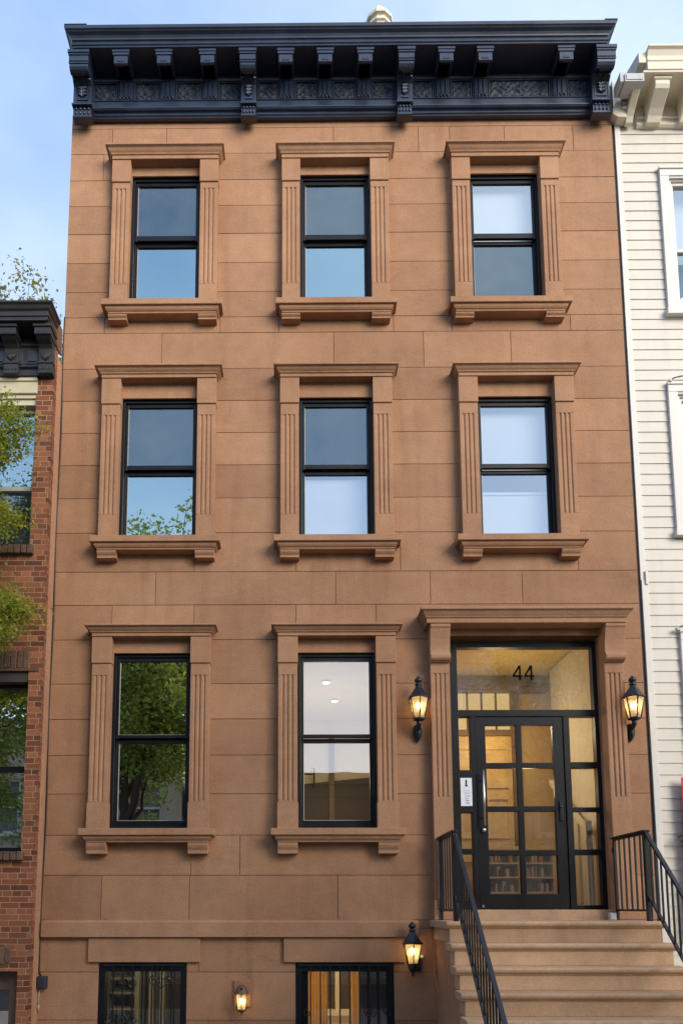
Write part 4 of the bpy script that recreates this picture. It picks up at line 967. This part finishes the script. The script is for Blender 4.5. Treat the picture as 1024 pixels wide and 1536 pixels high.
# street tree whose branches hang in front of the brick house
rg = random.Random(11)
stt = thing('street_tree', 'yellow green street tree reaching in from the left before the brick house', 'tree', (-4.0, -1.35, .03))
tr = MB(); tr.tube(twig_path((-4.0, -1.35, .03), (-4.1, -1.3, 5.8), rg, 9, 0, .03), [.14 - .011 * i for i in range(10)], 10)
tips = []
for s_, e, n2 in (((-4.05, -1.32, 4.9), (-2.76, -.72, 6.22), 8), ((-4.05, -1.32, 4.7), (-2.80, -.8, 5.98), 7), ((-4.05, -1.32, 4.8), (-2.90, -.7, 6.42), 6), ((-4.05, -1.32, 4.2), (-2.80, -.75, 5.24), 6), ((-4.05, -1.32, 4.1), (-2.92, -.8, 5.36), 4), ((-4.0, -1.32, 3.6), (-2.72, -.75, 4.36), 8), ((-4.0, -1.32, 3.5), (-2.82, -.8, 4.16), 6), ((-4.0, -1.32, 3.7), (-2.86, -.7, 4.52), 5), ((-4.1, -1.3, 5.4), (-3.6, -1.2, 6.6), 4), ((-4.1, -1.3, 5.5), (-4.9, -1.9, 6.6), 6), ((-4.1, -1.3, 4.6), (-5.3, -2.0, 5.0), 6)):
    P = twig_path(s_, e, rg, 8, .05, .05); tr.tube(P, [.03 * (1 - .1 * k) for k in range(9)], 6)
    for k in range(n2 * 2):
        b_ = P[rg.randint(5, 8)]; d = Vector((rg.gauss(.0, .10), rg.gauss(0, .14), rg.gauss(-.02, .09))); e2 = b_ + d
        tr.tube(twig_path(b_, e2, rg, 3, .05), [.006, .005, .004, .003], 5); tips.append(e2); tips.append(b_.lerp(e2, .5)); tips.append(b_)
tr.build('trunk', 'bark', stt)
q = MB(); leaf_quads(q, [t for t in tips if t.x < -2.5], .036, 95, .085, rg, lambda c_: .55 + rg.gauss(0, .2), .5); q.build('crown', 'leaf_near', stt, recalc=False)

# across the street (mirrored in the windows, and shading the lower facade)
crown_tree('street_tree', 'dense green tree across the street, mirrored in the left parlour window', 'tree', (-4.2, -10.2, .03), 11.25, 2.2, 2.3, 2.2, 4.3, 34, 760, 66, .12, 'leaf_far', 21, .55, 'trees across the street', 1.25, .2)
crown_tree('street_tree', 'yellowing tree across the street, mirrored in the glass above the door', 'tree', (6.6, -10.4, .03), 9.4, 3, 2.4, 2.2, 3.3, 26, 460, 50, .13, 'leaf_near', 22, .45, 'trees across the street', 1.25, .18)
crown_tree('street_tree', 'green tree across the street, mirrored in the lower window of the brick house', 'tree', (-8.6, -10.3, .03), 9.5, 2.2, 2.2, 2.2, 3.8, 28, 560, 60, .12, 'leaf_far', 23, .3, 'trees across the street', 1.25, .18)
def opp_house(x0, x1, h, mt, lab, cor, seed):
    t_ = thing('row_house', lab, 'house', ((x0 + x1) / 2, -15, .03), 'houses across the street'); rg = random.Random(seed)
    y = -15; nw = max(2, int((x1 - x0) / 1.9)); fl = int(h / 2.9); hs = []
    for f in range(fl):
        for i in range(nw):
            xc = x0 + (x1 - x0) * (i + .5) / nw; hs.append((xc - .45, xc + .45, .9 + f * 2.9, 2.5 + f * 2.9))
    segs = [(x0, x1, .03, h)]
    for h_ in hs: segs = rect_sub(segs, h_)
    q = MB()
    for (a, b, c_, d) in segs: q.box(a, b, y - .3, y, c_, d)
    q.box(x0, x1, y - 9, y - 8.8, .03, h); q.box(x0, x0 + .2, y - 8.8, y - .3, .03, h); q.box(x1 - .2, x1, y - 8.8, y - .3, .03, h)
    q.build('wall', mt, t_, recalc=False)
    MB().box(x0, x1, y - 8.8, y - .3, h - .3, h - .1).build('roof', 'tar', t_)
    q = MB(); q.box(x0 - .05, x1 + .05, y, y + .35, h - .35, h); q.box(x0, x1, y, y + .15, h - .7, h - .35); q.build('cornice', cor, t_, .02)
    for (a, b, c_, d) in hs:
        q = MB(); q.box(a, a + .07, y - .2, y - .05, c_, d); q.box(b - .07, b, y - .2, y - .05, c_, d); q.box(a + .07, b - .07, y - .2, y - .05, d - .07, d); q.box(a + .07, b - .07, y - .2, y - .05, c_, c_ + .07); q.box(a + .07, b - .07, y - .2, y - .05, (c_ + d) / 2 - .03, (c_ + d) / 2 + .03); q.box(a - .1, b + .1, y - .05, y + .12, c_ - .12, c_)
        wn = q.build('window', 'white', t_); MB().box(a + .07, b - .07, y - .16, y - .15, c_ + .07, d - .07).build('pane', 'sheetgrey', wn)
    return t_
opp_house(-14, -3.6, 7.2, 'beige', 'beige stuccoed house across the street behind the dense mirrored tree', 'cream', 1)
opp_house(-3.4, 4.0, 5.6, 'darkwall', 'low grey house across the street, mirrored as a dark roofline', 'tar', 2)
opp_house(4.2, 15.6, 9.8, 'beige', 'pale house across the street behind the yellowing mirrored tree', 'greycornice', 3)

# ================================================================== GROUND
def slab(name, x0, x1, y0, y1, z0, z1, mt): return structure(MB().box(x0, x1, y0, y1, z0, z1).build(name, mt))
slab('ground', -80, 80, -80, 80, -.5, -.13, 'asphalt')
slab('road', -60, 60, -9.5, -4.3, -.129, -.10, 'asphalt')
slab('pavement', -60, 60, -4.15, 9, -.128, .03, 'concrete'); slab('far_pavement', -60, 60, -15, -9.65, -.128, .03, 'concrete')
slab('kerb', -60, 60, -4.3, -4.151, -.128, .034, 'step'); slab('far_kerb', -60, 60, -9.649, -9.5, -.128, .034, 'step')

# ================================================================== SKY, SUN, CAMERA
SUN_EL, SUN_AZ = R(21), R(40)       # azimuth measured from -Y toward +X (front right)
w = bpy.data.worlds.new('World'); scene.world = w; w.use_nodes = True
nt_ = w.node_tree; nt_.nodes.clear()
def wn(typ, **kw):
    nd = nt_.nodes.new(typ)
    for k_, v_ in kw.items(): setattr(nd, k_, v_)
    return nd
lk = nt_.links.new
sky = wn('ShaderNodeTexSky', sky_type='NISHITA'); sky.sun_disc = False
sd = Vector((math.sin(SUN_AZ) * math.cos(SUN_EL), -math.cos(SUN_AZ) * math.cos(SUN_EL), math.sin(SUN_EL)))
sky.sun_elevation = SUN_EL; sky.sun_rotation = math.atan2(sd.x, sd.y); sky.air_density = 1.0; sky.dust_density = .6; sky.ozone_density = 1.2
tc = wn('ShaderNodeTexCoord'); mp = wn('ShaderNodeMapping'); mp.inputs['Scale'].default_value = (1, 1, 2.2); mp.inputs['Location'].default_value = (.35, .0, .2)
lk(tc.outputs['Generated'], mp.inputs[0])
nz = wn('ShaderNodeTexNoise'); nz.inputs['Scale'].default_value = 1.3; nz.inputs['Detail'].default_value = 6; nz.inputs['Roughness'].default_value = .5; nz.inputs['Distortion'].default_value = .2
lk(mp.outputs[0], nz.inputs['Vector'])
cr = wn('ShaderNodeValToRGB'); cr.color_ramp.elements[0].position = .34; cr.color_ramp.elements[0].color = (.10, .10, .10, 1); cr.color_ramp.elements[1].position = .66
cr.color_ramp.elements[1].color = (.75, .75, .75, 1)
sx_ = wn('ShaderNodeSeparateXYZ'); lk(tc.outputs['Generated'], sx_.inputs[0])
ma = wn('ShaderNodeMath', operation='MULTIPLY_ADD'); lk(sx_.outputs[0], ma.inputs[0]); ma.inputs[1].default_value = .22; lk(nz.outputs[0], ma.inputs[2]); lk(ma.outputs[0], cr.inputs[0])
mx = wn('ShaderNodeMix', data_type='RGBA'); lk(cr.outputs[0], mx.inputs[0]); vl = wn('ShaderNodeMix', data_type='RGBA'); vl.inputs[0].default_value = .6; lk(sky.outputs[0], vl.inputs[6]); vl.inputs[7].default_value = (1.3, 2.2, 4.35, 1); lk(vl.outputs[2], mx.inputs[6]); mx.inputs[7].default_value = (4.3, 4.75, 5.7, 1)
bg = wn('ShaderNodeBackground'); bg.inputs['Strength'].default_value = .15; lk(mx.outputs[2], bg.inputs[0])
ow = wn('ShaderNodeOutputWorld'); lk(bg.outputs[0], ow.inputs[0])

sl = bpy.data.lights.new('sun', 'SUN'); sl.energy = 2.4; sl.angle = R(38); sl.color = (1, .90, .76)
so = bpy.data.objects.new('sun', sl); COL.objects.link(so); so.rotation_euler = sd.to_track_quat('Z', 'Y').to_euler(); so.location = (-20, -20, 20)

pitch, roll, yaw = .120976, .000435, .008099
fwd = Vector((-math.sin(yaw), math.cos(yaw), 0)); right = Vector((math.cos(yaw), math.sin(yaw), 0)); upv = Vector((0, 0, 1))
f2 = fwd * math.cos(pitch) + upv * math.sin(pitch); u2 = upv * math.cos(pitch) - fwd * math.sin(pitch)
r3 = right * math.cos(roll) - u2 * math.sin(roll); u3 = u2 * math.cos(roll) + right * math.sin(roll)
cam = bpy.data.cameras.new('camera'); co = bpy.data.objects.new('camera', cam); COL.objects.link(co)
co.matrix_world = Matrix(((r3.x, u3.x, -f2.x, 0), (r3.y, u3.y, -f2.y, -7.6), (r3.z, u3.z, -f2.z, 1.58), (0, 0, 0, 1)))
cam.sensor_fit = 'VERTICAL'; cam.sensor_height = 36; cam.sensor_width = 24; cam.lens = 1140 / 1536 * 36
cam.shift_x = (512 - 441.34) / 1536; cam.shift_y = (1223.41 - 768) / 1536; cam.clip_start = .05; cam.clip_end = 500
scene.camera = co
scene.render.engine = 'CYCLES'
scene.cycles.max_bounces = 8; scene.cycles.transparent_max_bounces = 16; scene.cycles.use_denoising = True; scene.cycles.caustics_reflective = False; scene.cycles.caustics_refractive = False; scene.cycles.sample_clamp_indirect = 6
scene.view_settings.view_transform = 'Standard'; scene.view_settings.look = 'None'; scene.view_settings.exposure = 0.98; scene.view_settings.gamma = 1
